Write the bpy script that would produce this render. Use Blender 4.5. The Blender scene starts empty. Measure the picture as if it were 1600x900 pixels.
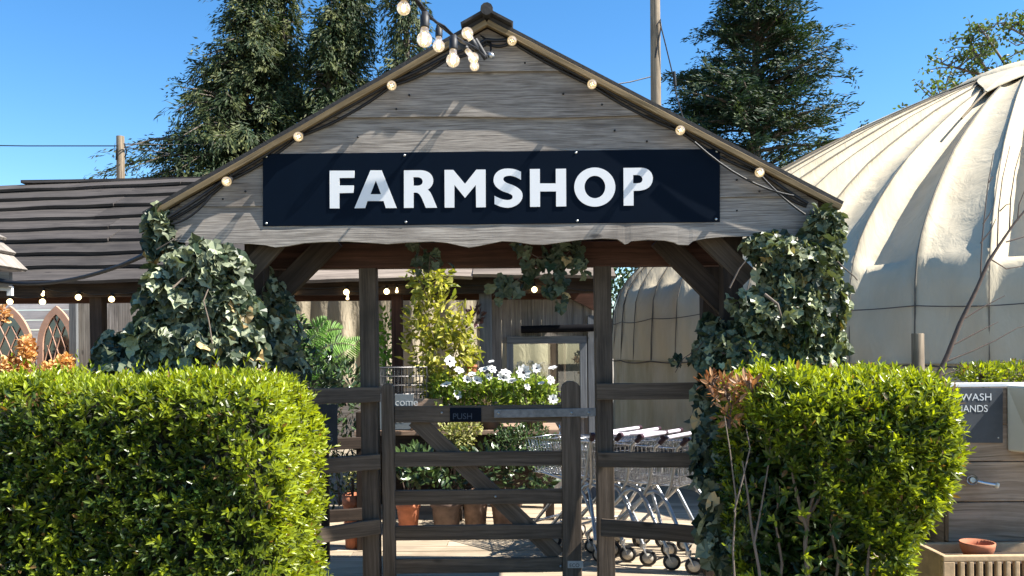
import bpy, math, random
import numpy as np
from mathutils import Vector, Matrix

random.seed(7)
RNG = np.random.default_rng(7)
SC = bpy.context.scene
COL = SC.collection
R = math.radians

# ------------------------------------------------------------------ camera
F = 1300.0                 # focal length in photo pixels (photo 1600 x 900)
HZ = 545.0                 # horizon row in the photo
EYE = 1.44
ROLL = R(0.5)
cam_d = bpy.data.cameras.new('camera')
cam = bpy.data.objects.new('camera', cam_d)
COL.objects.link(cam)
cam.location = (0, 0, EYE)
cam.rotation_euler = (R(90), ROLL, 0)
cam_d.sensor_fit = 'HORIZONTAL'
cam_d.sensor_width = 36
cam_d.lens = 36 * F / 1600
cam_d.shift_y = (HZ - 450) / 1600
cam_d.clip_start = 0.05
cam_d.clip_end = 2000
SC.camera = cam
_c, _s = math.cos(ROLL), math.sin(ROLL)

def P(px, py, Y):
    dx, dy = px - 800.0, py - HZ
    wx = dx * _c - dy * _s
    wz = dx * _s + dy * _c
    return Vector((wx * Y / F, Y, EYE - wz * Y / F))

# ------------------------------------------------------------------ materials
def new_mat(name):
    m = bpy.data.materials.new(name)
    m.use_nodes = True
    nt = m.node_tree
    for n in list(nt.nodes):
        nt.nodes.remove(n)
    out = nt.nodes.new('ShaderNodeOutputMaterial')
    return m, nt, out

def N(nt, typ, **kw):
    n = nt.nodes.new(typ)
    for k, v in kw.items():
        if k in ('operation', 'blend_type', 'data_type', 'noise_dimensions', 'attribute_name', 'feature', 'interpolation', 'bands_direction', 'wave_type', 'noise_type'):
            setattr(n, k, v)
        else:
            n.inputs[k].default_value = v
    return n

def ramp(nt, stops):
    n = nt.nodes.new('ShaderNodeValToRGB')
    cr = n.color_ramp
    while len(cr.elements) < len(stops):
        cr.elements.new(0.5)
    for e, (p, c) in zip(cr.elements, stops):
        e.position = p
        e.color = (c[0], c[1], c[2], 1)
    return n

def wood(name, dark, light, rough=0.8, grain=60.0, stain=None, bump=0.35, knots=0.0):
    m, nt, out = new_mat(name)
    L = nt.links.new
    bs = N(nt, 'ShaderNodeBsdfPrincipled', Roughness=rough)
    bs.inputs['Specular IOR Level'].default_value = 0.25
    uv = nt.nodes.new('ShaderNodeTexCoord')
    geo = nt.nodes.new('ShaderNodeNewGeometry')
    off = N(nt, 'ShaderNodeVectorMath', operation='MULTIPLY')
    comb = nt.nodes.new('ShaderNodeCombineXYZ')
    for i in range(3):
        L(geo.outputs['Random Per Island'], comb.inputs[i])
    L(comb.outputs[0], off.inputs[0]); off.inputs[1].default_value = (37, 11, 5)
    add = N(nt, 'ShaderNodeVectorMath', operation='ADD')
    L(uv.outputs['UV'], add.inputs[0]); L(off.outputs[0], add.inputs[1])
    # low-frequency distortion
    nz = N(nt, 'ShaderNodeTexNoise', Scale=1.6, Detail=3.0)
    L(add.outputs[0], nz.inputs['Vector'])
    mul = N(nt, 'ShaderNodeVectorMath', operation='MULTIPLY'); mul.inputs[1].default_value = (0.05, 0.05, 0)
    L(nz.outputs['Color'], mul.inputs[0])
    add2 = N(nt, 'ShaderNodeVectorMath', operation='ADD')
    L(add.outputs[0], add2.inputs[0]); L(mul.outputs[0], add2.inputs[1])
    sc = N(nt, 'ShaderNodeVectorMath', operation='MULTIPLY'); sc.inputs[1].default_value = (grain * 0.04, grain, 1)
    L(add2.outputs[0], sc.inputs[0])
    g = N(nt, 'ShaderNodeTexNoise', Scale=1.0, Detail=6.0, Roughness=0.65)
    L(sc.outputs[0], g.inputs['Vector'])
    patch = N(nt, 'ShaderNodeTexNoise', Scale=2.3, Detail=4.0, Roughness=0.6)
    L(add.outputs[0], patch.inputs['Vector'])
    cr = ramp(nt, [(0.36, dark), (0.5, [(a + b) / 2 for a, b in zip(dark, light)]), (0.64, light)])
    L(g.outputs['Fac'], cr.inputs[0])
    st = stain or [c * 0.62 for c in dark]
    mix = N(nt, 'ShaderNodeMix', data_type='RGBA')
    mr = N(nt, 'ShaderNodeMapRange'); mr.inputs[1].default_value = 0.50; mr.inputs[2].default_value = 0.72; mr.inputs[4].default_value = 0.65
    L(patch.outputs['Fac'], mr.inputs[0])
    L(mr.outputs[0], mix.inputs['Factor']); L(cr.outputs[0], mix.inputs['A']); mix.inputs['B'].default_value = (*st, 1)
    col = mix.outputs['Result']
    # dark weather streaks and knots
    sc3 = N(nt, 'ShaderNodeVectorMath', operation='MULTIPLY'); sc3.inputs[1].default_value = (1.1, 17, 1)
    L(add2.outputs[0], sc3.inputs[0])
    sk = N(nt, 'ShaderNodeTexNoise', Scale=1.0, Detail=5.0, Roughness=0.6)
    L(sc3.outputs[0], sk.inputs['Vector'])
    skr = N(nt, 'ShaderNodeMapRange'); skr.inputs[1].default_value = 0.52; skr.inputs[2].default_value = 0.7; skr.inputs[4].default_value = 0.6
    L(sk.outputs['Fac'], skr.inputs[0])
    mx3 = N(nt, 'ShaderNodeMix', data_type='RGBA')
    L(skr.outputs[0], mx3.inputs['Factor']); L(col, mx3.inputs['A']); mx3.inputs['B'].default_value = (*[c * 0.6 for c in dark], 1)
    col = mx3.outputs['Result']
    kn = N(nt, 'ShaderNodeTexVoronoi', Scale=1.0)
    sc4 = N(nt, 'ShaderNodeVectorMath', operation='MULTIPLY'); sc4.inputs[1].default_value = (1.9, 4.6, 0)
    L(add2.outputs[0], sc4.inputs[0]); L(sc4.outputs[0], kn.inputs['Vector'])
    knr = N(nt, 'ShaderNodeMapRange'); knr.inputs[1].default_value = 0.085; knr.inputs[2].default_value = 0.045; knr.inputs[4].default_value = 0.8
    L(kn.outputs['Distance'], knr.inputs[0])
    mx4 = N(nt, 'ShaderNodeMix', data_type='RGBA')
    L(knr.outputs[0], mx4.inputs['Factor']); L(col, mx4.inputs['A']); mx4.inputs['B'].default_value = (*[c * 0.4 for c in dark], 1)
    col = mx4.outputs['Result']
    # fine cracks along the grain
    sc2 = N(nt, 'ShaderNodeVectorMath', operation='MULTIPLY'); sc2.inputs[1].default_value = (1.6, grain * 0.9, 1)
    L(add2.outputs[0], sc2.inputs[0])
    ck = N(nt, 'ShaderNodeTexNoise', Scale=1.0, Detail=2.0)
    L(sc2.outputs[0], ck.inputs['Vector'])
    ckr = N(nt, 'ShaderNodeMapRange'); ckr.inputs[1].default_value = 0.66; ckr.inputs[2].default_value = 0.74; ckr.inputs[4].default_value = 0.75
    L(ck.outputs['Fac'], ckr.inputs[0])
    mx2 = N(nt, 'ShaderNodeMix', data_type='RGBA')
    L(ckr.outputs[0], mx2.inputs['Factor']); L(col, mx2.inputs['A']); mx2.inputs['B'].default_value = (*[c * 0.35 for c in dark], 1)
    col = mx2.outputs['Result']
    hv = N(nt, 'ShaderNodeHueSaturation')
    mrv = N(nt, 'ShaderNodeMapRange'); mrv.inputs[3].default_value = 0.78; mrv.inputs[4].default_value = 1.2
    L(geo.outputs['Random Per Island'], mrv.inputs[0]); L(mrv.outputs[0], hv.inputs['Value']); L(col, hv.inputs['Color'])
    L(hv.outputs[0], bs.inputs['Base Color'])
    b = N(nt, 'ShaderNodeBump', Strength=bump, Distance=0.004)
    L(g.outputs['Fac'], b.inputs['Height']); L(b.outputs[0], bs.inputs['Normal'])
    L(bs.outputs[0], out.inputs[0])
    return m

def plain(name, col, rough=0.6, metal=0.0, noise=0.25, scale=12.0, spec=0.4, bump=0.0, col2=None):
    m, nt, out = new_mat(name)
    L = nt.links.new
    bs = N(nt, 'ShaderNodeBsdfPrincipled', Roughness=rough, Metallic=metal)
    bs.inputs['Specular IOR Level'].default_value = spec
    tc = nt.nodes.new('ShaderNodeTexCoord')
    nz = N(nt, 'ShaderNodeTexNoise', Scale=scale, Detail=5.0, Roughness=0.6)
    L(tc.outputs['Object'], nz.inputs['Vector'])
    c2 = col2 or [c * (1 - noise) for c in col]
    cr = ramp(nt, [(0.35, c2), (0.65, col)])
    L(nz.outputs['Fac'], cr.inputs[0]); L(cr.outputs[0], bs.inputs['Base Color'])
    if bump:
        b = N(nt, 'ShaderNodeBump', Strength=bump, Distance=0.01)
        L(nz.outputs['Fac'], b.inputs['Height']); L(b.outputs[0], bs.inputs['Normal'])
    L(bs.outputs[0], out.inputs[0])
    return m

def leafmat(name, old, new, rough=0.4, trans=0.35, spec=0.5, vary=0.35, tcol=None, dead=0.0, deadcol=(0.2, 0.12, 0.05)):
    """leaf colour from the per-leaf 'tint' (0 old leaf or painted shade, 1 young leaf or painted sunlight), varied per leaf"""
    m, nt, out = new_mat(name)
    L = nt.links.new
    at = N(nt, 'ShaderNodeAttribute', attribute_name='tint')
    geo = nt.nodes.new('ShaderNodeNewGeometry')
    mix = N(nt, 'ShaderNodeMix', data_type='RGBA')
    mix.inputs['A'].default_value = (*old, 1); mix.inputs['B'].default_value = (*new, 1)
    L(at.outputs['Fac'], mix.inputs['Factor'])
    hv = N(nt, 'ShaderNodeHueSaturation')
    mr = N(nt, 'ShaderNodeMapRange'); mr.inputs[3].default_value = 1 - vary; mr.inputs[4].default_value = 1 + vary
    L(geo.outputs['Random Per Island'], mr.inputs[0]); L(mr.outputs[0], hv.inputs['Value'])
    lc = mix.outputs['Result']
    if dead:
        wn = N(nt, 'ShaderNodeTexWhiteNoise', noise_dimensions='1D'); L(geo.outputs['Random Per Island'], wn.inputs['W'])
        gt = N(nt, 'ShaderNodeMath', operation='LESS_THAN'); gt.inputs[1].default_value = dead; L(wn.outputs['Value'], gt.inputs[0])
        md = N(nt, 'ShaderNodeMix', data_type='RGBA'); L(gt.outputs[0], md.inputs['Factor']); L(lc, md.inputs['A']); md.inputs['B'].default_value = (*deadcol, 1); lc = md.outputs['Result']
    L(lc, hv.inputs['Color'])
    bs = N(nt, 'ShaderNodeBsdfPrincipled', Roughness=rough)
    bs.inputs['Specular IOR Level'].default_value = spec
    L(hv.outputs[0], bs.inputs['Base Color'])
    tr = nt.nodes.new('ShaderNodeBsdfTranslucent')
    br = N(nt, 'ShaderNodeMix', data_type='RGBA', blend_type='MULTIPLY'); br.inputs['Factor'].default_value = 1
    L(hv.outputs[0], br.inputs['A']); br.inputs['B'].default_value = (*(tcol or (1.5, 1.6, 0.6)), 1)
    L(br.outputs['Result'], tr.inputs['Color'])
    ms = N(nt, 'ShaderNodeMixShader'); ms.inputs[0].default_value = trans
    L(bs.outputs[0], ms.inputs[1]); L(tr.outputs[0], ms.inputs[2])
    L(ms.outputs[0], out.inputs[0])
    return m

def emit(name, col, strength):
    m, nt, out = new_mat(name)
    e = N(nt, 'ShaderNodeEmission', Strength=strength); e.inputs['Color'].default_value = (*col, 1)
    nt.links.new(e.outputs[0], out.inputs[0])
    return m

def glassmat(name, tint=(0.95, 0.97, 0.97), t=0.8, rough=0.02, glow=None):
    m, nt, out = new_mat(name)
    L = nt.links.new
    a = nt.nodes.new('ShaderNodeBsdfTransparent'); a.inputs[0].default_value = (*tint, 1)
    g = N(nt, 'ShaderNodeBsdfGlossy', Roughness=rough)
    fr = N(nt, 'ShaderNodeLayerWeight', Blend=0.35)
    mr = N(nt, 'ShaderNodeMapRange'); mr.inputs[3].default_value = 1 - t; mr.inputs[4].default_value = 0.8
    L(fr.outputs['Facing'], mr.inputs[0])
    ms = nt.nodes.new('ShaderNodeMixShader')
    L(mr.outputs[0], ms.inputs[0]); L(a.outputs[0], ms.inputs[1]); L(g.outputs[0], ms.inputs[2])
    if glow:
        e = N(nt, 'ShaderNodeEmission', Strength=glow[1]); e.inputs['Color'].default_value = (*glow[0], 1)
        ad = nt.nodes.new('ShaderNodeAddShader')
        L(ms.outputs[0], ad.inputs[0]); L(e.outputs[0], ad.inputs[1]); L(ad.outputs[0], out.inputs[0])
    else:
        L(ms.outputs[0], out.inputs[0])
    return m

M = {}
M['gable'] = wood('weathered_board', (0.125, 0.107, 0.091), (0.335, 0.3, 0.26), grain=120, stain=(0.095, 0.077, 0.064))
M['frame'] = wood('brown_timber', (0.026, 0.018, 0.013), (0.062, 0.043, 0.032), grain=55)
M['redwood'] = wood('red_brown_timber', (0.045, 0.02, 0.013), (0.10, 0.045, 0.03), grain=50)
M['gate'] = wood('gate_timber', (0.078, 0.058, 0.041), (0.165, 0.125, 0.092), grain=70, stain=(0.044, 0.034, 0.026))
M['post'] = wood('post_timber', (0.064, 0.048, 0.035), (0.14, 0.108, 0.082), grain=65, stain=(0.032, 0.026, 0.021))
M['verge'] = wood('verge_timber', (0.14, 0.10, 0.05), (0.26, 0.19, 0.105), grain=70)
M['roofdark'] = plain('roof_felt', (0.035, 0.033, 0.032), 0.85, scale=40, bump=0.3)
M['barnroof'] = wood('roof_plank', (0.034, 0.029, 0.026), (0.088, 0.076, 0.068), grain=60, stain=(0.02, 0.017, 0.015), bump=0.5)
M['barnedge'] = wood('pale_roof_plank', (0.14, 0.11, 0.088), (0.30, 0.25, 0.205), grain=45)
M['greyplank'] = wood('grey_plank', (0.23, 0.205, 0.185), (0.4, 0.37, 0.335), grain=55)
M['shedplank'] = wood('shed_plank', (0.15, 0.135, 0.125), (0.29, 0.26, 0.235), grain=55)
M['bluegrey'] = wood('blue_grey_timber', (0.115, 0.12, 0.13), (0.2, 0.21, 0.22), grain=55)
M['whiteboard'] = wood('white_board', (0.6, 0.55, 0.52), (0.8, 0.75, 0.72), grain=40, stain=(0.4, 0.36, 0.34))
M['planter'] = wood('planter_board', (0.2, 0.145, 0.10), (0.36, 0.275, 0.205), grain=60)
M['deck'] = wood('deck_board', (0.33, 0.26, 0.18), (0.5, 0.41, 0.3), grain=35, stain=(0.26, 0.2, 0.145), bump=0.2)
M['crate'] = wood('crate_wood', (0.26, 0.17, 0.12), (0.42, 0.3, 0.22), grain=50)
M['pole'] = wood('pole_wood', (0.17, 0.13, 0.09), (0.34, 0.27, 0.19), grain=40)
M['bark'] = wood('bark', (0.07, 0.055, 0.042), (0.17, 0.14, 0.11), grain=25, bump=0.8)
M['twig'] = plain('twig', (0.13, 0.09, 0.07), 0.8, scale=30)
M['palebark'] = plain('pale_twig', (0.17, 0.13, 0.10), 0.8, scale=30)
M['navy'] = plain('navy_sign_face', (0.0018, 0.0055, 0.013), 0.5, noise=0.1, spec=0.06)
M['white'] = plain('white_letter', (0.72, 0.72, 0.72), 0.5, noise=0.02)
M['screw'] = plain('screw_steel', (0.6, 0.6, 0.58), 0.35, metal=0.9)
M['black'] = plain('black_rubber', (0.014, 0.014, 0.016), 0.55, noise=0.2)
M['cable'] = plain('black_cable', (0.012, 0.012, 0.014), 0.5)
M['steel'] = plain('galvanised_steel', (0.55, 0.56, 0.57), 0.34, metal=0.85, noise=0.3, scale=30)
M['chrome'] = plain('trolley_wire', (0.74, 0.74, 0.75), 0.22, metal=1.0, noise=0.1)
M['handle'] = plain('trolley_handle', (0.62, 0.57, 0.62), 0.3, noise=0.1)
M['maroon'] = plain('handle_end', (0.05, 0.02, 0.03), 0.4)
M['wheel'] = plain('castor_disc', (0.55, 0.5, 0.42), 0.5)
M['slate'] = plain('slate', (0.06, 0.068, 0.078), 0.6, noise=0.3, scale=8)
M['slatepale'] = plain('dusty_slate', (0.2, 0.225, 0.24), 0.7, noise=0.25, scale=10)
M['chalk'] = plain('chalk', (0.72, 0.74, 0.74), 0.9, noise=0.3, scale=80)
M['terracotta'] = plain('terracotta', (0.48, 0.17, 0.085), 0.8, noise=0.3, scale=15)
M['palepot'] = plain('old_terracotta', (0.27, 0.175, 0.125), 0.85, noise=0.5, scale=12)
M['greypot'] = plain('dusty_brown_pot', (0.18, 0.125, 0.098), 0.85, noise=0.4, scale=12)
M['trough'] = plain('buff_stone', (0.5, 0.345, 0.2), 0.85, noise=0.3, scale=14, bump=0.3)
M['ceramic'] = plain('cream_ceramic', (0.66, 0.62, 0.52), 0.3, noise=0.08, scale=4)
M['soil'] = plain('soil', (0.05, 0.035, 0.025), 0.95, noise=0.4, bump=0.5)
M['copper'] = plain('salmon_frame', (0.52, 0.31, 0.22), 0.6, noise=0.2, scale=8)
M['mirror'] = plain('dark_mirror', (0.13, 0.15, 0.16), 0.12, metal=0.7, noise=0.2, scale=3)
M['lilac'] = plain('lilac_board', (0.42, 0.37, 0.45), 0.7, noise=0.2, scale=6)
M['core'] = plain('hedge_core_shade', (0.012, 0.014, 0.007), 0.95, noise=0.5, scale=25)
M['petal'] = leafmat('white_petal', (0.82, 0.82, 0.8), (0.85, 0.85, 0.83), 0.6, 0.3, 0.2, 0.05, (1, 1, 1))
M['stamen'] = plain('dark_flower_eye', (0.012, 0.01, 0.02), 0.6)
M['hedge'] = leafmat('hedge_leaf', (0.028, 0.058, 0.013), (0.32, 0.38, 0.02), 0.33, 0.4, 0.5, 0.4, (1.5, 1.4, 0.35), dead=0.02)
M['ivy'] = leafmat('ivy_leaf', (0.020, 0.036, 0.017), (0.33, 0.36, 0.23), 0.45, 0.08, 0.35, 0.4, dead=0.02, deadcol=(0.42, 0.3, 0.14))
M['ivysmall'] = leafmat('small_ivy_leaf', (0.022, 0.038, 0.016), (0.30, 0.32, 0.17), 0.4, 0.1, 0.4, 0.4, dead=0.02, deadcol=(0.38, 0.28, 0.1))
M['cypress'] = leafmat('cypress_spray', (0.016, 0.036, 0.014), (0.13, 0.14, 0.05), 0.6, 0.15, 0.25, 0.4)
M['spruce'] = leafmat('dark_conifer_spray', (0.014, 0.034, 0.015), (0.075, 0.10, 0.042), 0.6, 0.15, 0.25, 0.4)
M['broad'] = leafmat('spring_leaf', (0.05, 0.085, 0.022), (0.12, 0.15, 0.04), 0.5, 0.35, 0.4, 0.3)
M['yellow'] = leafmat('yellow_green_leaf', (0.13, 0.16, 0.03), (0.5, 0.45, 0.09), 0.45, 0.35, 0.4, 0.3)
M['fern'] = leafmat('fern_frond', (0.07, 0.17, 0.03), (0.2, 0.36, 0.06), 0.5, 0.4, 0.35, 0.2)
M['lush'] = leafmat('anemone_leaf', (0.09, 0.16, 0.03), (0.38, 0.44, 0.09), 0.5, 0.35, 0.35, 0.3)
M['darkleaf'] = leafmat('dark_evergreen_leaf', (0.022, 0.045, 0.018), (0.09, 0.14, 0.045), 0.3, 0.12, 0.55, 0.35)
M['variegated'] = leafmat('variegated_leaf', (0.1, 0.13, 0.04), (0.5, 0.47, 0.2), 0.5, 0.25, 0.35, 0.3)
M['orange'] = leafmat('orange_leaf', (0.5, 0.25, 0.12), (0.72, 0.5, 0.22), 0.5, 0.3, 0.3, 0.25, (1.3, 1.1, 0.6))
M['copperleaf'] = leafmat('copper_leaf', (0.2, 0.09, 0.04), (0.5, 0.3, 0.15), 0.45, 0.3, 0.3, 0.3, (1.4, 1.0, 0.6))
M['purple'] = leafmat('purple_leaf', (0.03, 0.014, 0.018), (0.07, 0.03, 0.035), 0.4, 0.1, 0.4, 0.3, (1, 1, 1))
M['bulb'] = glassmat('bulb_glass', t=0.86, glow=((1.0, 0.72, 0.36), 0.16))
M['filament'] = emit('filament', (1.0, 0.66, 0.25), 9.0)
M['litbulb'] = emit('lit_bulb', (1.0, 0.74, 0.36), 2.6)
M['pane'] = glassmat('window_glass', (0.82, 0.85, 0.82), t=0.82)

def canvasmat(name, col, stain, wr=0.5):
    m, nt, out = new_mat(name)
    L = nt.links.new
    bs = N(nt, 'ShaderNodeBsdfPrincipled', Roughness=0.85)
    bs.inputs['Specular IOR Level'].default_value = 0.15
    tc = nt.nodes.new('ShaderNodeTexCoord')
    mp = N(nt, 'ShaderNodeMapping'); mp.inputs['Scale'].default_value = (1.4, 1.4, 0.5)
    L(tc.outputs['Object'], mp.inputs['Vector'])
    nz = N(nt, 'ShaderNodeTexNoise', Scale=1.5, Detail=6.0, Roughness=0.65)
    L(mp.outputs[0], nz.inputs['Vector'])
    cr = ramp(nt, [(0.34, stain), (0.6, col)])
    L(nz.outputs['Fac'], cr.inputs[0]); L(cr.outputs[0], bs.inputs['Base Color'])
    n2 = N(nt, 'ShaderNodeTexNoise', Scale=5.0, Detail=5.0, Roughness=0.6, Distortion=0.6)
    mp2 = N(nt, 'ShaderNodeMapping'); mp2.inputs['Scale'].default_value = (1.2, 1.2, 0.35)
    L(tc.outputs['Object'], mp2.inputs['Vector']); L(mp2.outputs[0], n2.inputs['Vector'])
    b = N(nt, 'ShaderNodeBump', Strength=wr, Distance=0.06)
    L(n2.outputs['Fac'], b.inputs['Height']); L(b.outputs[0], bs.inputs['Normal'])
    L(bs.outputs[0], out.inputs[0])
    return m
M['canvas'] = canvasmat('cream_canvas', (0.53, 0.46, 0.335), (0.45, 0.385, 0.275), 0.3)
M['canvaswall'] = canvasmat('grey_cream_canvas', (0.47, 0.42, 0.325), (0.33, 0.295, 0.2), 0.4)
M['tarp'] = canvasmat('beige_tarp', (0.5, 0.43, 0.32), (0.36, 0.31, 0.22), 0.8)

# ------------------------------------------------------------------ mesh builder
class MB:
    def __init__(s):
        s.v = []; s.f = []; s.uv = []; s.sm = []
    def _add(s, vs, fs, uvs, smooth=False):
        b = len(s.v)
        s.v.extend([tuple(x) for x in vs])
        for f, u in zip(fs, uvs):
            s.f.append([b + i for i in f]); s.uv.append(u); s.sm.append(smooth)
    def bar(s, p0, p1, w, h, up=(0, 0, 1), seg=1, wob=0.0, taper=1.0, seed=None):
        """timber from p0 to p1, w across (side), h along up"""
        p0, p1 = Vector(p0), Vector(p1)
        d = (p1 - p0); ln = d.length; d.normalize()
        side = d.cross(Vector(up))
        if side.length < 1e-4: side = d.cross(Vector((0, 1, 0)))
        side.normalize(); u = side.cross(d).normalized()
        rr = random.Random(seed if seed is not None else random.random())
        vs = []
        for i in range(seg + 1):
            t = i / seg; k = 1 + (taper - 1) * t
            c = p0 + d * ln * t
            for a, b in ((-1, -1), (1, -1), (1, 1), (-1, 1)):
                j = Vector((rr.uniform(-1, 1), rr.uniform(-1, 1), rr.uniform(-1, 1))) * wob
                vs.append(c + side * (a * w / 2 * k) + u * (b * h / 2 * k) + j)
        fs, uvs = [], []
        dims = (w, h, w, h)
        o = rr.uniform(0, 5)
        for i in range(seg):
            for k in range(4):
                a, b = i * 4 + k, i * 4 + (k + 1) % 4
                fs.append((a, b, b + 4, a + 4))
                t0, t1 = o + ln * i / seg, o + ln * (i + 1) / seg
                y0 = sum(dims[:k])
                uvs.append(((t0, y0), (t0, y0 + dims[k]), (t1, y0 + dims[k]), (t1, y0)))
        fs.append((3, 2, 1, 0)); uvs.append(((o, 0), (o, w), (o + h, w), (o + h, 0)))
        n = seg * 4
        fs.append((n, n + 1, n + 2, n + 3)); uvs.append(((o, 0), (o, w), (o + h, w), (o + h, 0)))
        s._add(vs, fs, uvs)
        return s
    def box(s, lo, hi, axis=0):
        lo, hi = Vector(lo), Vector(hi); c = (lo + hi) / 2; d = hi - lo
        e = Vector((0, 0, 0)); e[axis] = d[axis] / 2
        if axis == 0: s.bar(c - e, c + e, d.y, d.z)
        elif axis == 1: s.bar(c - e, c + e, d.x, d.z)
        else: s.bar(c - e, c + e, d.x, d.y, up=(0, 1, 0))
        return s
    def tube(s, pts, rad, n=8, caps=True, smooth=True):
        pts = [Vector(p) for p in pts]
        if not hasattr(rad, '__len__'): rad = [rad] * len(pts)
        vs = []; prev = None; ln = 0; us = []
        for i, p in enumerate(pts):
            t = (pts[min(i + 1, len(pts) - 1)] - pts[max(i - 1, 0)]).normalized()
            if prev is None:
                a = t.orthogonal().normalized()
            else:
                a = (prev - t * prev.dot(t))
                a = a.normalized() if a.length > 1e-5 else t.orthogonal().normalized()
            prev = a; b = t.cross(a)
            if i: ln += (p - pts[i - 1]).length
            us.append(ln)
            for k in range(n):
                an = 2 * math.pi * k / n
                vs.append(p + (a * math.cos(an) + b * math.sin(an)) * rad[i])
        fs, uvs = [], []
        for i in range(len(pts) - 1):
            for k in range(n):
                k2 = (k + 1) % n
                fs.append((i * n + k, i * n + k2, (i + 1) * n + k2, (i + 1) * n + k))
                c = 2 * math.pi * max(rad[i], 1e-3)
                uvs.append(((us[i], c * k / n), (us[i], c * (k + 1) / n), (us[i + 1], c * (k + 1) / n), (us[i + 1], c * k / n)))
        s._add(vs, fs, uvs, smooth)
        if caps:
            m = (len(pts) - 1) * n
            s._add([vs[k] for k in range(n)], [tuple(range(n))[::-1]], [[(0, 0)] * n])
            s._add([vs[m + k] for k in range(n)], [tuple(range(n))], [[(0, 0)] * n])
        return s
    def lathe(s, prof, c, n=24, axis=(0, 0, 1), smooth=True):
        """prof: list of (radius, height) about c"""
        ax = Vector(axis).normalized(); a = ax.orthogonal().normalized(); b = ax.cross(a); c = Vector(c)
        vs = []
        for r, h in prof:
            for k in range(n):
                an = 2 * math.pi * k / n
                vs.append(c + ax * h + (a * math.cos(an) + b * math.sin(an)) * r)
        fs, uvs = [], []
        for i in range(len(prof) - 1):
            for k in range(n):
                k2 = (k + 1) % n
                fs.append((i * n + k, i * n + k2, (i + 1) * n + k2, (i + 1) * n + k))
                uvs.append(((prof[i][1], k / n), (prof[i][1], (k + 1) / n), (prof[i + 1][1], (k + 1) / n), (prof[i + 1][1], k / n)))
        s._add(vs, fs, uvs, smooth)
        return s
    def prism(s, front, off):
        """closed solid from an outline (list of points) moved by off; uv from x and z"""
        off = Vector(off); n = len(front)
        fr = [Vector(p) for p in front]; bk = [p + off for p in fr]
        o = random.uniform(0, 5)
        uvp = [(p.x + o, p.z) for p in fr]
        fs = [tuple(range(n)), tuple(range(2 * n - 1, n - 1, -1))]
        uvs = [uvp, uvp[::-1]]
        for i in range(n):
            j = (i + 1) % n
            fs.append((i, n + i, n + j, j)); uvs.append((uvp[i], uvp[i], uvp[j], uvp[j]))
        s._add(fr + bk, fs, uvs)
        return s
    def quad(s, a, b, c, d):
        s._add([a, b, c, d], [(0, 1, 2, 3)], [[(0, 0), (1, 0), (1, 1), (0, 1)]])
        return s
    def build(s, name, mat, parent=None, bevel=0.0, recalc=True):
        me = bpy.data.meshes.new(name)
        me.from_pydata(s.v, [], s.f)
        uvl = me.uv_layers.new(name='UVMap')
        flat = np.array([c for u in s.uv for xy in u for c in xy], dtype=np.float32)
        if len(flat) == len(uvl.data) * 2: uvl.data.foreach_set('uv', flat)
        me.polygons.foreach_set('use_smooth', s.sm)
        if recalc:
            import bmesh
            bm = bmesh.new(); bm.from_mesh(me)
            bmesh.ops.recalc_face_normals(bm, faces=bm.faces[:])
            bm.to_mesh(me); bm.free()
        o = bpy.data.objects.new(name, me)
        if mat: me.materials.append(mat)
        COL.objects.link(o)
        if parent: o.parent = parent
        if bevel:
            b = o.modifiers.new('bevel', 'BEVEL'); b.width = bevel; b.segments = 2; b.limit_method = 'ANGLE'
        return o

def tag(o, label=None, cat=None, group=None, kind=None):
    if label: o['label'] = label
    if cat: o['category'] = cat
    if group: o['group'] = group
    if kind: o['kind'] = kind
    return o

def thing(name, label, cat, loc=(0, 0, 0), group=None):
    o = bpy.data.objects.new(name, None); COL.objects.link(o)
    o.empty_display_size = 0.1
    o.location = loc
    tag(o, label, cat, group)
    return o

def part(mb, name, mat, root, bevel=0.0, **k):
    """build at world coordinates and parent to an (unrotated) root, or to a part with its own origin"""
    o = mb.build(name, mat, None, bevel, **k)
    o.parent = root
    loc = Vector((0, 0, 0)); r = root
    while r is not None:
        loc += r.location; r = r.parent
    o.data.transform(Matrix.Translation(-loc))
    return o

def kids(o):
    return [c for c in bpy.data.objects if c.parent == o]

def copy_tree(o, parent=None):
    c = o.copy(); COL.objects.link(c); c.parent = parent
    for ch in kids(o): copy_tree(ch, c)
    return c

# ------------------------------------------------------------------ leaf builder
def unit(a):
    n = np.linalg.norm(a, axis=-1, keepdims=True); n[n < 1e-9] = 1
    return a / n

T_BLADE = (np.array([[0, 0, 0], [0.32, -0.5, 0.10], [0.32, 0.5, 0.10], [0.68, -0.42, 0.10], [0.68, 0.42, 0.10], [1, 0, 0], [0.35, 0, 0], [0.7, 0, 0]], float),
           [(0, 6, 2), (0, 1, 6), (1, 3, 7, 6), (6, 7, 4, 2), (3, 5, 7), (7, 5, 4)])
T_OVAL = (np.array([[0, 0, 0], [0.22, -0.36, 0.08], [0.5, -0.5, 0.1], [0.8, -0.3, 0.02], [1, 0, -0.1], [0.8, 0.3, 0.02], [0.5, 0.5, 0.1], [0.22, 0.36, 0.08], [0.5, 0, 0]], float),
          [(0, 1, 2, 8), (8, 2, 3, 4), (8, 4, 5, 6), (0, 8, 6, 7)])
T_NEEDLE = (np.array([[0, 0, 0], [0.45, -0.5, 0], [1, 0, -0.06], [0.45, 0.5, 0]], float), [(0, 1, 2, 3)])
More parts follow.
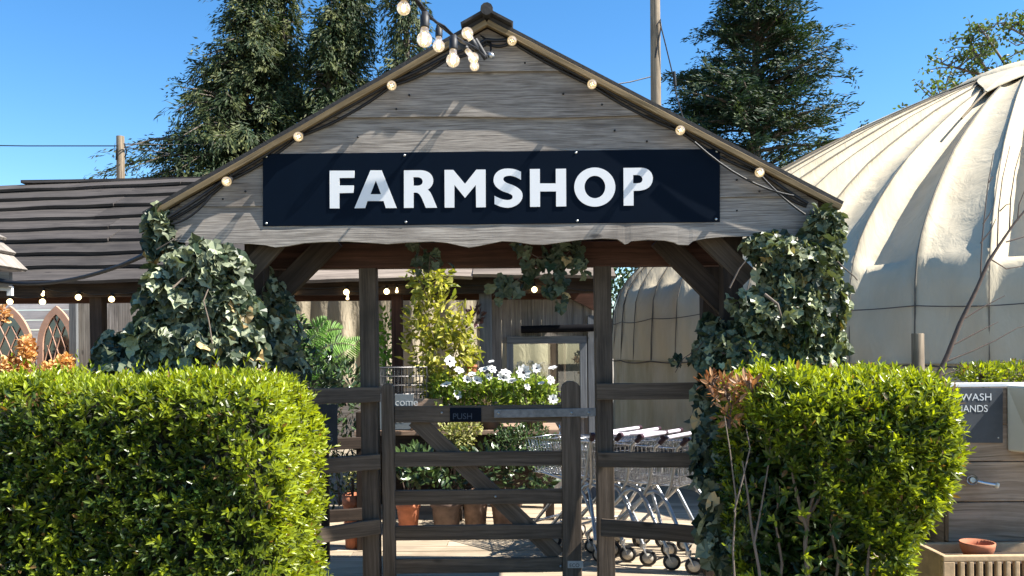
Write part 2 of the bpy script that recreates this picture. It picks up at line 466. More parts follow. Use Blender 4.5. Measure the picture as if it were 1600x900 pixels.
T_IVY = (np.array([[0.0, 0, 0], [-0.14, -0.3, 0.07], [0.1, -0.54, 0.05], [0.36, -0.4, 0.10], [0.6, -0.42, 0.05], [0.76, -0.22, 0.05], [0.98, 0, -0.10],
                   [0.76, 0.22, 0.05], [0.6, 0.42, 0.05], [0.36, 0.4, 0.10], [0.1, 0.54, 0.05], [-0.14, 0.3, 0.07], [0.38, 0, -0.03]], float),
         [(0, 1, 2, 12), (12, 2, 3, 4), (12, 4, 5, 6), (12, 6, 7, 8), (12, 8, 9, 10), (0, 12, 10, 11)])

def leaf_obj(name, mat, pos, axis, nrm, ln, wd, tint, T=T_BLADE, parent=None, smooth=False):
    pos = np.asarray(pos, float); n = len(pos)
    ax = unit(np.asarray(axis, float)); nr = np.asarray(nrm, float)
    nr = unit(nr - ax * (nr * ax).sum(1, keepdims=True))
    sd = np.cross(nr, ax)
    ln = np.broadcast_to(np.asarray(ln, float), (n,)); wd = np.broadcast_to(np.asarray(wd, float), (n,))
    V, Fs = T
    vv = (pos[:, None, :] + ax[:, None, :] * (V[None, :, 0:1] * ln[:, None, None]) + sd[:, None, :] * (V[None, :, 1:2] * wd[:, None, None])
          + nr[:, None, :] * (V[None, :, 2:3] * wd[:, None, None] * 1.6))
    k = len(V)
    verts = vv.reshape(-1, 3).astype(np.float32)
    base = (np.arange(n) * k)[:, None]
    idx = np.concatenate([np.array(f) for f in Fs])
    lens = np.array([len(f) for f in Fs])
    loops = (base + idx[None, :]).reshape(-1).astype(np.int32)
    tot = np.tile(lens, n).astype(np.int32)
    start = np.concatenate([[0], np.cumsum(tot)[:-1]]).astype(np.int32)
    me = bpy.data.meshes.new(name)
    me.vertices.add(len(verts)); me.vertices.foreach_set('co', verts.ravel())
    me.loops.add(len(loops)); me.loops.foreach_set('vertex_index', loops)
    me.polygons.add(len(tot)); me.polygons.foreach_set('loop_start', start); me.polygons.foreach_set('loop_total', tot)
    me.polygons.foreach_set('use_smooth', np.full(len(tot), smooth))
    me.update(calc_edges=True)
    a = me.attributes.new('tint', 'FLOAT', 'FACE')
    a.data.foreach_set('value', np.repeat(np.clip(np.broadcast_to(np.asarray(tint, float), (n,)), 0, 1), len(Fs)).astype(np.float32))
    me.materials.append(mat)
    o = bpy.data.objects.new(name, me); COL.objects.link(o)
    if parent is not None:
        o.parent = parent
        loc = Vector((0, 0, 0)); r = parent
        while r is not None:
            loc += r.location; r = r.parent
        me.transform(Matrix.Translation(-loc))
    return o

def rnd_dirs(n, rng=RNG):
    return unit(rng.normal(size=(n, 3)))

def sticks(name, mat, segs, parent, n=4):
    """many thin stems in one part: segs = [(points, r0, r1)]"""
    mb = MB()
    for pts, r0, r1 in segs:
        m = len(pts) - 1
        mb.tube(pts, [r0 + (r1 - r0) * i / m for i in range(m + 1)], n, caps=False)
    return part(mb, name, mat, parent, recalc=False)
# ------------------------------------------------------------------ light and sky
SUN = Vector((0.645, -0.125, 0.75)).normalized()
sd = bpy.data.lights.new('sun', 'SUN'); sd.energy = 5.0; sd.angle = R(0.53); sd.color = (1.0, 0.95, 0.86)
so = bpy.data.objects.new('sun', sd); COL.objects.link(so)
so.rotation_euler = SUN.to_track_quat('Z', 'Y').to_euler(); so.location = (20, -6, 25)
w = bpy.data.worlds.new('World'); SC.world = w; w.use_nodes = True
nt = w.node_tree
bg = nt.nodes['Background']
sky = nt.nodes.new('ShaderNodeTexSky'); sky.sky_type = 'NISHITA'; sky.sun_disc = False
sky.sun_elevation = math.asin(SUN.z); sky.sun_rotation = math.atan2(SUN.x, SUN.y)
sky.altitude = 200; sky.air_density = 1.0; sky.dust_density = 0.15; sky.ozone_density = 3.0
hs = nt.nodes.new('ShaderNodeHueSaturation'); hs.inputs['Saturation'].default_value = 1.28; hs.inputs['Value'].default_value = 1.12
hs.inputs['Hue'].default_value = 0.499
nt.links.new(sky.outputs[0], hs.inputs['Color']); nt.links.new(hs.outputs[0], bg.inputs[0])
bg.inputs[1].default_value = 0.08
SC.view_settings.view_transform = 'Standard'; SC.view_settings.look = 'None'
SC.view_settings.gamma = 1; SC.view_settings.use_curve_mapping = False
SC.view_settings.exposure = 1.42
SC.cycles.max_bounces = 8; SC.cycles.transparent_max_bounces = 12
SC.cycles.use_denoising = True

# ------------------------------------------------------------------ ground
mb = MB(); mb.quad((-400, -60, 0), (400, -60, 0), (400, 900, 0), (-400, 900, 0))
g = mb.build('ground', plain('gravel_earth', (0.29, 0.245, 0.18), 0.95, noise=0.35, scale=3, bump=0.4)); tag(g, 'bare earth ground around the farm shop entrance', kind='structure')
mb = MB(); rr = random.Random(3)
y = 4.86
while y < 7.6:
    wd = 0.145; x = -2.6 - rr.random() * 1.2
    while x < 3.4:
        L_ = rr.uniform(1.8, 3.2); dz = rr.uniform(-0.002, 0.002)
        mb.bar((x, y + wd / 2, 0.006 + dz), (x + L_ - 0.004, y + wd / 2, 0.006 + dz), wd - 0.006, 0.02); x += L_
    y += wd
deck = mb.build('path', M['deck'], bevel=0.002); tag(deck, 'pale boarded path beyond the gate', kind='structure')

# ------------------------------------------------------------------ entrance canopy
YG = 4.6; YV = 4.515
can = thing('entrance_canopy', 'weathered grey timber gable porch with waney edged boards above the gate', 'porch', (-0.13, 4.9, 0))
VL, VA, VR = P(228, 341, YV), P(761, 36, YV), P(1313, 325, YV)
def roofz(x, dz=0.0):
    if x < VA.x: t = (x - VL.x) / (VA.x - VL.x); return VL.z + (VA.z - VL.z) * t + dz
    t = (x - VA.x) / (VR.x - VA.x); return VA.z + (VR.z - VA.z) * t + dz
def roofx(z, left, dz=0.0):
    z -= dz
    if left: t = (z - VL.z) / (VA.z - VL.z); return VL.x + (VA.x - VL.x) * t
    t = (VA.z - z) / (VA.z - VR.z); return VA.x + (VR.x - VA.x) * t
edges_l = [P(400, y, YG).z for y in (122 + 0, 187, 256, 323)]
edges_r = [P(1100, y, YG).z for y in (111, 184, 248, 312)]
x_l, x_r = P(400, 0, YG).x, P(1100, 0, YG).x
def lineat(i, x):
    if i < 0: return 9
    t = (x - x_l) / (x_r - x_l); return edges_l[i] * (1 - t) + edges_r[i] * t
WANEY = [(268, 374), (285, 380), (302, 382.5), (396, 383), (418, 385), (435, 388.5), (455, 386.5), (480, 382), (516, 380), (545, 379.5), (581, 381.5), (607, 383.5), (640, 381), (678, 379.6), (700, 381.5), (711, 384), (733, 388.7), (748, 386.5),
         (760, 384), (785, 379), (805, 380), (830, 384), (850, 384.5), (875, 381), (905, 377), (940, 375), (962, 376), (970, 381), (974, 384), (979, 382.5), (984, 379), (1010, 377), (1035, 378), (1050, 381), (1056, 384.5), (1072, 385), (1079, 379), (1100, 374.5), (1130, 372), (1180, 371.5), (1230, 372), (1262, 373), (1274, 366)]
wx = [P(a, b, YG).x for a, b in WANEY]; wz = [P(a, b, YG).z for a, b in WANEY]
def waney(x): return float(np.interp(x, wx, wz))
rr = random.Random(5)
for i in range(5):
    # board i spans from lineat(i) (lower edge) up to lineat(i-1) + lap
    mb = MB()
    ph = rr.uniform(0, 6)
    def low(x, i=i, ph=ph):
        if i == 4: return waney(x)
        return lineat(i, x) + 0.006 * math.sin(x * 2.1 + ph) + 0.004 * math.sin(x * 5.3 + ph * 2)
    def top(x, i=i):
        a = lineat(i - 1, x) + 0.05 if i else 9
        return min(a, roofz(x, -0.012))
    if i == 4: xa, xb = wx[0], wx[-1]
    else:
        zl = lineat(i, x_l); xa, xb = roofx(zl, True, -0.012) + 0.02, roofx(lineat(i, x_r), False, -0.012) - 0.02
    n = 120 if i == 4 else 60
    xs = sorted(set(list(np.linspace(xa, xb, n)) + ([VA.x] if i == 0 else []) + (wx if i == 4 else [])))
    vs, fs, uvs = [], [], []
    o = rr.uniform(0, 9)
    for x in xs:
        zb, zt = low(x), top(x)
        zt = max(zt, zb + 0.004)
        full = (lineat(i - 1, x) + 0.05 - zb) if i else 0.35
        fr = min(1.0, (zt - zb) / full)
        yb = YG - (0.066 if i == 4 else 0.05); yt = yb + (0.034 if i == 4 else 0.021) * fr
        vs += [(x, yb, zb), (x, yt, zt), (x, yt + 0.012, zt), (x, yb + 0.024, zb)]
    for k in range(len(xs) - 1):
        a, b = k * 4, k * 4 + 4
        for q in range(4):
            q2 = (q + 1) % 4
            fs.append((a + q, b + q, b + q2, a + q2))
            uvs.append([(vs[j][0] + o, vs[j][2] + vs[j][1]) for j in (a + q, b + q, b + q2, a + q2)])
    e = (len(xs) - 1) * 4
    fs += [(0, 1, 2, 3), (e + 3, e + 2, e + 1, e)]; uvs += [[(0, 0), (0, .2), (.02, .2), (.02, 0)]] * 2
    mb._add(vs, fs, uvs)
    part(mb, 'gable_board', M['gable'], can)
for px, py in ((300, 352), (330, 366), (385, 300), (350, 312), (470, 222), (1150, 282), (1185, 300), (1150, 330), (1200, 352), (640, 150), (880, 148), (700, 104), (820, 100), (560, 215), (960, 205), (1010, 222), (620, 172), (940, 165)):
    mb = MB(); q = P(px, py, YG - 0.03); mb.lathe([(0, -0.022), (0.0055, -0.02), (0.0055, 0.03)], q, 8, axis=(0, 1, 0)); part(mb, 'nail', M['black'], can)
# roof slopes, verge trim, ridge
for a, b, sgn in ((VL, VA, -1), (VA, VR, 1)):
    d = (b - a).normalized(); up = Vector((-d.z, 0, d.x))
    c = a + up * 0.028; e = b + up * 0.028
    yb = 5.32
    mb = MB()
    mid = Vector((0, (YV - 0.005 + yb) / 2 - YV, 0))
    mb.bar(c + mid, e + mid, yb - YV + 0.005, 0.022, up=up)
    part(mb, 'roof_panel', M['roofdark'], can)
    mb = MB()
    mb.bar(a + Vector((0, 0.0, 0)) + up * 0.001, b + Vector((0, 0.0, 0)) + up * 0.001, 0.03, 0.03, up=up, seg=16, wob=0.0015)
    part(mb, 'verge_trim', M['verge'], can, 0.003)
    mb = MB()   # roof underside boards on rafters
    mb.bar(a + up * 0.008 + Vector((0, 0.45, 0)), b + up * 0.008 + Vector((0, 0.45, 0)), 0.76, 0.012, up=up)
    part(mb, 'soffit', M['frame'], can)
    for yy in (4.78, 5.2):
        mb = MB(); mb.bar(a + d * 0.25 - up * 0.05 + Vector((0, yy - YV, 0)), b - d * 0.05 - up * 0.05 + Vector((0, yy - YV, 0)), 0.05, 0.1, up=up)
        part(mb, 'rafter', M['frame'], can)
mb = MB()
for sgn, a in ((-1, VL), (1, VR)):
    d = (a - VA).normalized(); up = Vector((-d.z, 0, d.x)) if sgn > 0 else Vector((d.z, 0, -d.x))
    p = VA + up * 0.05
    mb.bar(p - d * 0.02 + Vector((0, 0.38, 0)), p + d * (0.13) + Vector((0, 0.38, 0)), 0.86, 0.014, up=up)
mb.tube([VA + Vector((0, -0.06, 0.055)), VA + Vector((0, 0.82, 0.055))], 0.034, 10)
part(mb, 'ridge_cap', M['roofdark'], can)
# beams, posts, braces
mb = MB(); a, b = P(398, 402, 4.99), P(1132, 396, 4.99); mb.bar(a, b, 0.09, 0.15)
part(mb, 'beam', M['redwood'], can, 0.004)
ZB = a.z - 0.075
for px in (580, 945):
    mb = MB(); q = P(px, 660, 5.0); mb.bar((q.x, 5.0, 0), (q.x + (-0.008), 5.0, ZB + 0.002), 0.1, 0.1, up=(0, 1, 0), seg=6, wob=0.001)
    part(mb, 'post', M['post'], can, 0.004)
cp = []
for px in (402, 1142):
    for yy in (4.72, 5.22):
        mb = MB(); q = P(px, 450, 4.72); cp.append(q.x); mb.bar((q.x, yy, 0), (q.x, yy, 2.12), 0.11, 0.11, up=(0, 1, 0))
        part(mb, 'post', M['frame'], can, 0.004)
    mb = MB(); mb.bar((q.x, 4.62, 2.12), (q.x, 5.3, 2.12), 0.09, 0.13); part(mb, 'wall_plate', M['frame'], can, 0.004)
def brace(p, q, w_, t, mat):
    mb = MB(); d = (q - p).normalized(); mb.bar(p, q, t, w_, up=Vector((-d.z, 0, d.x))); part(mb, 'brace', M[mat], can, 0.003)
brace(P(522, 372, 4.86), P(412, 482, 4.86), 0.125, 0.06, 'frame')
brace(P(1030, 372, 4.86), P(1142, 486, 4.86), 0.125, 0.06, 'frame')
brace(P(440, 368, 4.68), P(374, 442, 4.68), 0.11, 0.04, 'post')
brace(P(1098, 365, 4.68), P(1170, 436, 4.68), 0.11, 0.04, 'post')
mb = MB(); mb.bar(P(405, 380, 5.22), P(1135, 376, 5.22), 0.08, 0.12); part(mb, 'beam', M['frame'], can, 0.004)

# ------------------------------------------------------------------ sign with its letters
SY = YG - 0.0585
sign = thing('shop_sign', 'long navy blue shop sign board with large white capital letters on the gable', 'sign', tuple(P(767, 353, SY)))
mb = MB(); c4 = [P(410.5, 240.5, SY), P(1125, 232.5, SY), P(1125, 347, SY), P(410.5, 353.5, SY)]
mb.prism(c4, (0, 0.006, 0)); part(mb, 'board', M['navy'], sign, 0.0015)
def L1(pts): return [(500 + x / 5.926, 250 + y / 5.926) for x, y in pts]
def L2(pts): return [(760 + x / 5.926, 250 + y / 5.926) for x, y in pts]
def ell(cx, cy, rx, ry, n=48): return [(cx + rx * math.cos(2 * math.pi * k / n), cy + ry * math.sin(2 * math.pi * k / n)) for k in range(n)]
LET = [
 ('F', L1, [[(90,100),(320,100),(320,166),(182,168),(182,237),(314,237),(312,305),(182,308),(182,449),(92,449)]]),
 ('A', L1, [[(468,97),(572,97),(712,446),(610,446),(590,381),(440,381),(420,446),(320,448)],[(518,192),(566,318),(468,318)]]),
 ('R', L1, [[(778,97),(930,96),(955,98),(978,103),(1000,112),(1018,124),(1033,140),(1043,158),(1048,180),(1048,200),(1044,220),(1035,240),(1018,261),(998,275),(1012,288),(1024,303),(1040,335),(1085,443),(980,444),(944,356),(932,334),(920,318),(908,308),(892,303),(868,303),(868,444),(778,445)],
              [(866,160),(903,160),(922,163),(938,171),(948,184),(952,200),(949,216),(940,228),(925,236),(905,239),(866,239)]]),
 ('M', L1, [[(1153,93),(1235,93),(1343,222),(1448,90),(1533,90),(1535,438),(1446,440),(1443,232),(1343,352),(1245,232),(1245,442),(1155,442)]]),
 ('S', L2, [[(320,110),(320,185),(300,173),(280,163),(260,155),(240,150),(222,147),(203,147),(185,150),(170,156),(160,165),(156,176),(159,189),(170,202),(190,214),(214,223),(240,232),(266,244),(290,258),(310,274),(325,292),(333,312),(335,334),(331,358),(320,380),(303,401),(282,418),(258,430),(232,439),(205,443),(178,442),(150,438),(128,432),(108,424),(75,409),(75,332),(92,342),(110,350),(130,359),(150,365),(172,370),(195,372),(215,370),(231,364),(241,354),(243,342),(239,329),(226,318),(205,309),(178,300),(150,290),(124,276),(100,258),(85,243),(74,224),(67,205),(66,185),(70,158),(79,136),(94,117),(114,101),(138,89),(166,82),(195,80),(222,81),(247,84),(284,94)]]),
 ('H', L2, [[(402,85),(495,84),(495,218),(642,218),(642,83),(737,82),(739,430),(645,432),(645,292),(497,292),(497,434),(404,435)]]),
 ('O', L2, [ell(1003,252,190,181,64), ell(1004,251,96,104,48)]),
 ('P', L2, [[(1268,75),(1430,73),(1455,75),(1478,81),(1498,91),(1514,105),(1527,122),(1536,143),(1540,167),(1538,190),(1532,213),(1521,234),(1506,252),(1486,266),(1462,276),(1420,285),(1362,287),(1362,423),(1270,424)],
              [(1358,140),(1395,140),(1415,143),(1431,151),(1441,164),(1445,180),(1442,195),(1433,207),(1420,214),(1402,217),(1358,217)]]),
]
def outline_obj(name, loops, depth, mat, parent, y):
    """filled outline (with holes) in the x-z plane at y, thickness depth towards the viewer"""
    cu = bpy.data.curves.new(name, 'CURVE'); cu.dimensions = '2D'; cu.fill_mode = 'BOTH'; cu.extrude = depth / 2
    for lp in loops:
        sp = cu.splines.new('POLY'); sp.points.add(len(lp) - 1); sp.use_cyclic_u = True
        for p, q in zip(sp.points, lp): p.co = (q[0], q[1], 0, 1)
    tmp = bpy.data.objects.new(name, cu); COL.objects.link(tmp)
    me = bpy.data.meshes.new_from_object(tmp.evaluated_get(bpy.context.evaluated_depsgraph_get()))
    bpy.data.objects.remove(tmp)
    me.transform(Matrix.Translation((0, y - depth / 2, 0)) @ Matrix.Rotation(R(90), 4, 'X'))
    me.name = name
    me.materials.clear(); me.materials.append(mat)
    o = bpy.data.objects.new(name, me); COL.objects.link(o)
    if parent:
        o.parent = parent; me.transform(Matrix.Translation(-parent.location))
    return o
for ch, fn, loops in LET:
    lp = []
    for l in loops:
        lp.append([(lambda v: (v.x, v.z))(P(a, b, SY)) for a, b in fn(l)])
    o = outline_obj('letter', lp, 0.004, M['white'], sign, SY - 0.0005)
    o['label'] = 'white capital letter ' + ch
for px, py in ((416, 244.5), (632, 242.5), (900, 238.5), (1120, 236.5), (416, 349), (634, 347), (902, 345), (1119, 342.5)):
    mb = MB(); q = P(px, py, SY); mb.lathe([(0.0, -0.004), (0.005, -0.0035), (0.0075, 0.0), (0.0075, 0.002)], q, 10, axis=(0, 1, 0)); part(mb, 'screw', M['screw'], sign)

def text_part(name, body, size, mat, parent, origin, xdir=Vector((1, 0, 0)), extr=0.0006, align='LEFT'):
    cu = bpy.data.curves.new(name, 'FONT'); cu.body = body; cu.size = size; cu.extrude = extr; cu.align_x = align
    tmp = bpy.data.objects.new(name, cu); COL.objects.link(tmp)
    me = bpy.data.meshes.new_from_object(tmp.evaluated_get(bpy.context.evaluated_depsgraph_get()))
    bpy.data.objects.remove(tmp)
    me.transform(Matrix.Translation(origin) @ Matrix.Rotation(R(90), 4, 'X'))
    me.materials.clear(); me.materials.append(mat)
    o = bpy.data.objects.new(name, me); COL.objects.link(o)
    if parent:
        o.parent = parent; me.transform(Matrix.Translation(-parent.location))
    return o

# ------------------------------------------------------------------ festoon lights
def bulb(root, base, axis, ln, hold, rad, dup_glass=True, lit=False):
    """holder from base along axis (length hold), then a glass bulb of radius rad, total length ln"""
    ax = Vector(axis).normalized(); base = Vector(base)
    mb = MB(); hr = rad * 0.62
    mb.lathe([(0.0, -0.002), (hr * 0.75, 0.0), (hr * 0.85, hold * 0.25), (hr, hold * 0.3), (hr, hold * 0.93), (hr * 0.92, hold), (0, hold)], base, 12, axis=ax)
    h = part(mb, 'bulb_holder', M['black'], root)
    L_ = ln - hold; cz = hold + L_ - rad
    prof = [(rad * 0.5, hold)]
    for k in range(11):
        t = k / 10; an = -0.95 + t * (math.pi / 2 + 0.95)
        prof.append((max(rad * math.cos(an), 0.0002), cz + rad * math.sin(an)))
    mb = MB(); mb.lathe(prof, base, 16, axis=ax)
    g = part(mb, 'glass_bulb', M['litbulb'] if lit else M['bulb'], h)
    if not lit:
        mb = MB(); a = ax.orthogonal().normalized(); b = ax.cross(a)
        for k in range(4):
            an = k * math.pi / 2 + 0.4; o_ = (a * math.cos(an) + b * math.sin(an)) * rad * 0.22
            mb.tube([base + o_ + ax * (hold + L_ * 0.25), base + o_ * 1.3 + ax * (cz + rad * 0.3)], rad * 0.045, 5)
        part(mb, 'filament', M['filament'], h)
    return h
fest = thing('festoon_lights', 'black cable with round bulbs strung along the sloping roof edges of the gable', 'string lights', tuple(P(761, 60, 4.5)), group='festoon lights')
gb = [(354, 284), (466, 214), (612, 134), (800, 64), (925, 132), (1063, 204), (1187, 270)]
for px, py in gb:
    q = P(px, py, 4.45); bulb(fest, q + Vector((0, 0.075, 0.03)), (0, -1, -0.38), 0.105, 0.05, 0.0255)
rr = random.Random(11)
def sag(a, b, s, n=8):
    return [a.lerp(b, i / n) - Vector((0, 0, s * 4 * (i / n) * (1 - i / n))) for i in range(n + 1)]
mb = MB()
lp = [P(262, 340, 4.5), P(354, 278, 4.53), P(466, 208, 4.53), P(612, 128, 4.53), P(700, 86, 4.53), P(760, 62, 4.53)]
rp = [P(760, 62, 4.53), P(800, 60, 4.53), P(925, 128, 4.53), P(1063, 200, 4.53), P(1187, 266, 4.53), P(1262, 318, 4.53)]
for pl in (lp, rp):
    for a, b in zip(pl, pl[1:]):
        mb.tube(sag(a, b, 0.008), 0.009, 6)
        mb.tube(sag(a + Vector((0, 0.02, -0.012)), b + Vector((0, 0.02, -0.012)), rr.uniform(0.008, 0.03)), 0.008, 6)
mb.tube(sag(P(1085, 222, 4.5), P(1240, 306, 4.5), 0.05), 0.006, 6)
mb.tube(sag(P(1187, 272, 4.5), P(1258, 335, 4.5), 0.015), 0.0055, 6)
mb.tube(sag(P(268, 350, 4.5), P(330, 306, 4.5), 0.03), 0.006, 6)
part(mb, 'cable', M['cable'], fest)
hang = thing('festoon_lights', 'bare pear shaped bulbs on a black cable hanging down in front of the roof peak', 'string lights', tuple(P(762, 80, 4.45)), group='festoon lights')
hb = [((633, -14), (631, 26), 3.0, 0.0245), ((664, 20), (664, 76), 3.15, 0.029), ((686, 40), (686, 83), 3.7, 0.0265), ((709, 56), (708, 107), 3.35, 0.0275),
      ((716, 62), (745, 99), 3.95, 0.0255), ((746, 80), (726, 46), 4.15, 0.029), ((733, 80), (744, 112), 4.2, 0.024)]
for (ax_, ay), (bx, by), Y, r_ in hb:
    a, b = P(ax_, ay, Y), P(bx, by, Y); b.y -= 0.02
    bulb(hang, a, b - a, (b - a).length, (b - a).length * 0.46, r_)
mb = MB()
hp = [P(560, -330, 2.1), P(612, -80, 2.7), P(632, -18, 3.0), P(655, 4, 3.1), P(672, 26, 3.3), P(690, 42, 3.5), P(708, 56, 3.6), P(722, 66, 3.85), P(740, 76, 4.1), P(757, 88, 4.35), P(768, 84, 4.5), P(766, 66, 4.55), P(748, 54, 4.57)]
mb.tube(hp, 0.006, 6)
rr = random.Random(4)
for k in range(1):
    mb.tube([p + Vector((rr.uniform(-.012, .012), rr.uniform(-.012, .012), rr.uniform(-.012, .012))) for p in hp[:10]], 0.004, 6)
mb.tube([P(742, 62, 4.4), P(760, 92, 4.42)], 0.016, 8)
part(mb, 'cable', M['cable'], hang)
mb = MB(); mb.lathe([(0.0, 0), (0.014, 0.0), (0.017, 0.03), (0.012, 0.05), (0, 0.05)], P(762, 84, 4.44), 10, axis=(0.5, -0.6, -0.5)); part(mb, 'clamp', M['steel'], hang)

# ------------------------------------------------------------------ gate
GY = 5.0
gate = thing('field_gate', 'dark weathered five bar timber gate closing the porch opening', 'gate', (P(750, 640, GY).x, GY, 0.06))
def stile(px0, px1, pytop, th):
    a, b = P(px0, 760, GY).x, P(px1, 760, GY).x; zt = P((px0 + px1) / 2, pytop, GY).z; r_ = (b - a) / 2
    pts = [(a, GY - th / 2, 0.05), (b, GY - th / 2, 0.05)] + [((a + b) / 2 + r_ * math.cos(t), GY - th / 2, zt - r_ * 0.85 + r_ * 0.85 * math.sin(t)) for t in np.linspace(0, math.pi, 12)]
    mb = MB(); vs = [Vector(p) for p in pts]; n0 = len(mb.v)
    mb.prism(vs, (0, th, 0))
    mb.uv = [[(v, u) for u, v in f] for f in mb.uv]
    part(mb, 'stile', M['gate'], gate, 0.004)
stile(598, 617.5, 599, 0.06); stile(878, 907.5, 595, 0.07)
for y0, y1 in ((647.5, 645.5), (718, 715.5), (777.5, 775), (833, 830), (884.5, 881.5)):
    mb = MB(); a, b = P(617, y0, GY), P(879, y1, GY); mb.bar(a, b, 0.028, 0.087 if y0 > 700 else 0.1, seg=8, wob=0.0015)
    part(mb, 'rail', M['gate'], gate, 0.003)
mb = MB(); a, b = P(648, 655, GY + 0.027), P(872, 868, GY + 0.027); d = (b - a).normalized(); mb.bar(a, b, 0.024, 0.1, up=Vector((-d.z, 0, d.x)))
part(mb, 'diagonal_brace', M['gate'], gate, 0.003)
mb = MB(); mb.bar(P(772, 646.5, GY - 0.042), P(931, 644, GY - 0.042), 0.006, 0.05); 
part(mb, 'hinge_strap', plain('strap_iron', (0.2, 0.205, 0.21), 0.55, metal=0.5, noise=0.35, scale=30), gate, 0.002)
for px in (779, 893, 920):
    mb = MB(); mb.lathe([(0, -0.006), (0.007, -0.004), (0.009, 0.0), (0.009, 0.004)], P(px, 645.5, GY - 0.046), 10, axis=(0, 1, 0)); part(mb, 'bolt', M['screw'], gate)
for px, py in ((774, 776), (876, 885), (690, 645)):
    mb = MB(); mb.lathe([(0, -0.006), (0.006, -0.004), (0.008, 0.0), (0.008, 0.004)], P(px, py, GY - 0.017), 10, axis=(0, 1, 0)); part(mb, 'bolt', M['screw'], gate)
mb = MB(); mb.bar(P(703, 648, GY - 0.018), P(752, 648, GY - 0.018), 0.006, 0.083)
pl = part(mb, 'plaque', M['navy'], gate, 0.001); 
tp = text_part('writing', 'PUSH', 0.05, plain('worn_paint', (0.045, 0.06, 0.085), 0.7), gate, P(707, 655, GY - 0.0218)); tp.parent = pl
mb = MB(); mb.bar(P(887, 882, GY - 0.038), P(911, 882, GY - 0.038), 0.003, 0.042); pl = part(mb, 'plaque', plain('tag_grey', (0.42, 0.4, 0.37), 0.6), gate)
tp = text_part('writing', 'ECO', 0.03, M['black'], gate, P(889.5, 886, GY - 0.0400)); tp.parent = pl
mb = MB(); mb.tube([P(874, 664, GY - 0.03) + Vector((0.004 * math.sin(k * 1.9), 0.004 * math.cos(k * 1.9), -0.012 * k)) for k in range(8)], 0.004, 6)
part(mb, 'chain', M['chrome'], gate)

# ------------------------------------------------------------------ rail fences
def fence(name_label, pieces, mat='gate', group='rail fences', posts=()):
    first = P(*pieces[0][0])
    root = thing('rail_fence', name_label, 'fence', (first.x, first.y, 0), group)
    for a, b, h in pieces:
        mb = MB(); mb.bar(P(*a), P(*b), 0.035, h, seg=6, wob=0.002); part(mb, 'rail', M[mat], root, 0.004)
    for x, yy, z in posts:
        mb = MB(); mb.bar((x, yy, 0), (x, yy, z), 0.09, 0.09, up=(0, 1, 0)); part(mb, 'post', M['frame'], root, 0.004)
    return root
fence('three short dark rails running from the gate post into the pieris and ivy', [((933, 612, 4.925), (1175, 610, 4.72), 0.095), ((935, 718, 4.925), (1175, 719, 4.72), 0.088), ((939, 824, 4.925), (1175, 842, 4.72), 0.098)])
fence('three short dark rails running from the gate post behind the square clipped hedge', [((594, 616, 4.925), (400, 622, 4.7), 0.09), ((594, 721, 4.925), (400, 736, 4.7), 0.088), ((594, 822, 4.925), (400, 852, 4.7), 0.088)])
fence('two dark rails set back behind the gate post beside the slate price board', [((567, 692, 5.9), (430, 697, 5.7), 0.08), ((567, 803, 5.9), (430, 812, 5.7), 0.085)], 'frame', posts=((P(566, 700, 5.9).x, 5.95, 1.0),))
# ------------------------------------------------------------------ timber barn behind
BY = 7.7
barn = thing('timber_barn', 'long low open fronted barn with a dark plank roof behind the porch', 'barn', (-2.5, BY, 0))
E0, E1 = P(-160, 450, 7.45), P(962, 438, 7.45)
R0, R1 = P(-200, 300, 9.75), P(320, 277, 9.75)
def ridge(x):
    if x > R1.x: return Vector((x, 9.75, R1.z + (x - R1.x) * 0.0))
    t = (x - R0.x) / (R1.x - R0.x); return Vector((x, 9.75, R0.z + (R1.z - R0.z) * t))
def eave(x):
    t = (x - E0.x) / (E1.x - E0.x); return Vector((x, 7.45, E0.z + (E1.z - E0.z) * t))
rr = random.Random(21)
NC = 9
XA, XB = -5.7, P(962, 438, 7.45).x
def plank_strip(mb, x0, x1, t0, t1, up0, up1, th, wav):
    n = max(4, int((x1 - x0) / 0.12)); vs = []; ph = rr.uniform(0, 9); o = rr.uniform(0, 9)
    for i in range(n + 1):
        x = x0 + (x1 - x0) * i / n
        a = eave(x).lerp(ridge(x), t0 + wav * (math.sin(x * 3.1 + ph) * 0.5 + math.sin(x * 7.7 + ph * 2) * 0.35))
        b = eave(x).lerp(ridge(x), t1)
        nrm = Vector((0, -(ridge(x).z - eave(x).z), 2.3)).normalized()
        up_ = up0 + 0.006 * math.sin(x * 2.3 + ph)
        vs += [a + nrm * up_, b + nrm * up1, b + nrm * (up1 - th), a + nrm * (up_ - th)]
    fs, uvs = [], []
    for k in range(n):
        a, b = k * 4, k * 4 + 4
        for q in range(4):
            q2 = (q + 1) % 4; idx = (a + q, b + q, b + q2, a + q2)
            fs.append(idx); uvs.append([(vs[j].x + o, vs[j].y * 1.3 + (0.02 if j % 4 > 1 else 0)) for j in idx])
    e = n * 4; fs += [(0, 1, 2, 3), (e + 3, e + 2, e + 1, e)]; uvs += [[(0, 0), (0, .2), (.02, .2), (.02, 0)]] * 2
    mb._add(vs, fs, uvs)
mb = MB(); pale = MB()
for c in range(NC):
    t0, t1 = c / NC, (c + 1.35) / NC
    x = XA - rr.random()
    while x < XB:
        L_ = rr.uniform(1.5, 3.0); x1 = min(x + L_, XB)
        tgt = pale if (c < 1 and x > -2.21) else mb
        if c < 1 and x < -2.21 and x1 > -2.2: x1 = -2.2
        if x1 - x > 0.05: plank_strip(tgt, x, x1 - 0.004, t0, min(t1, 1.0), rr.uniform(0.05, 0.066), 0.008, 0.032, 0.010)
        x = x1
part(mb, 'roof', M['barnroof'], barn)
part(pale, 'eave_board', M['barnedge'], barn)
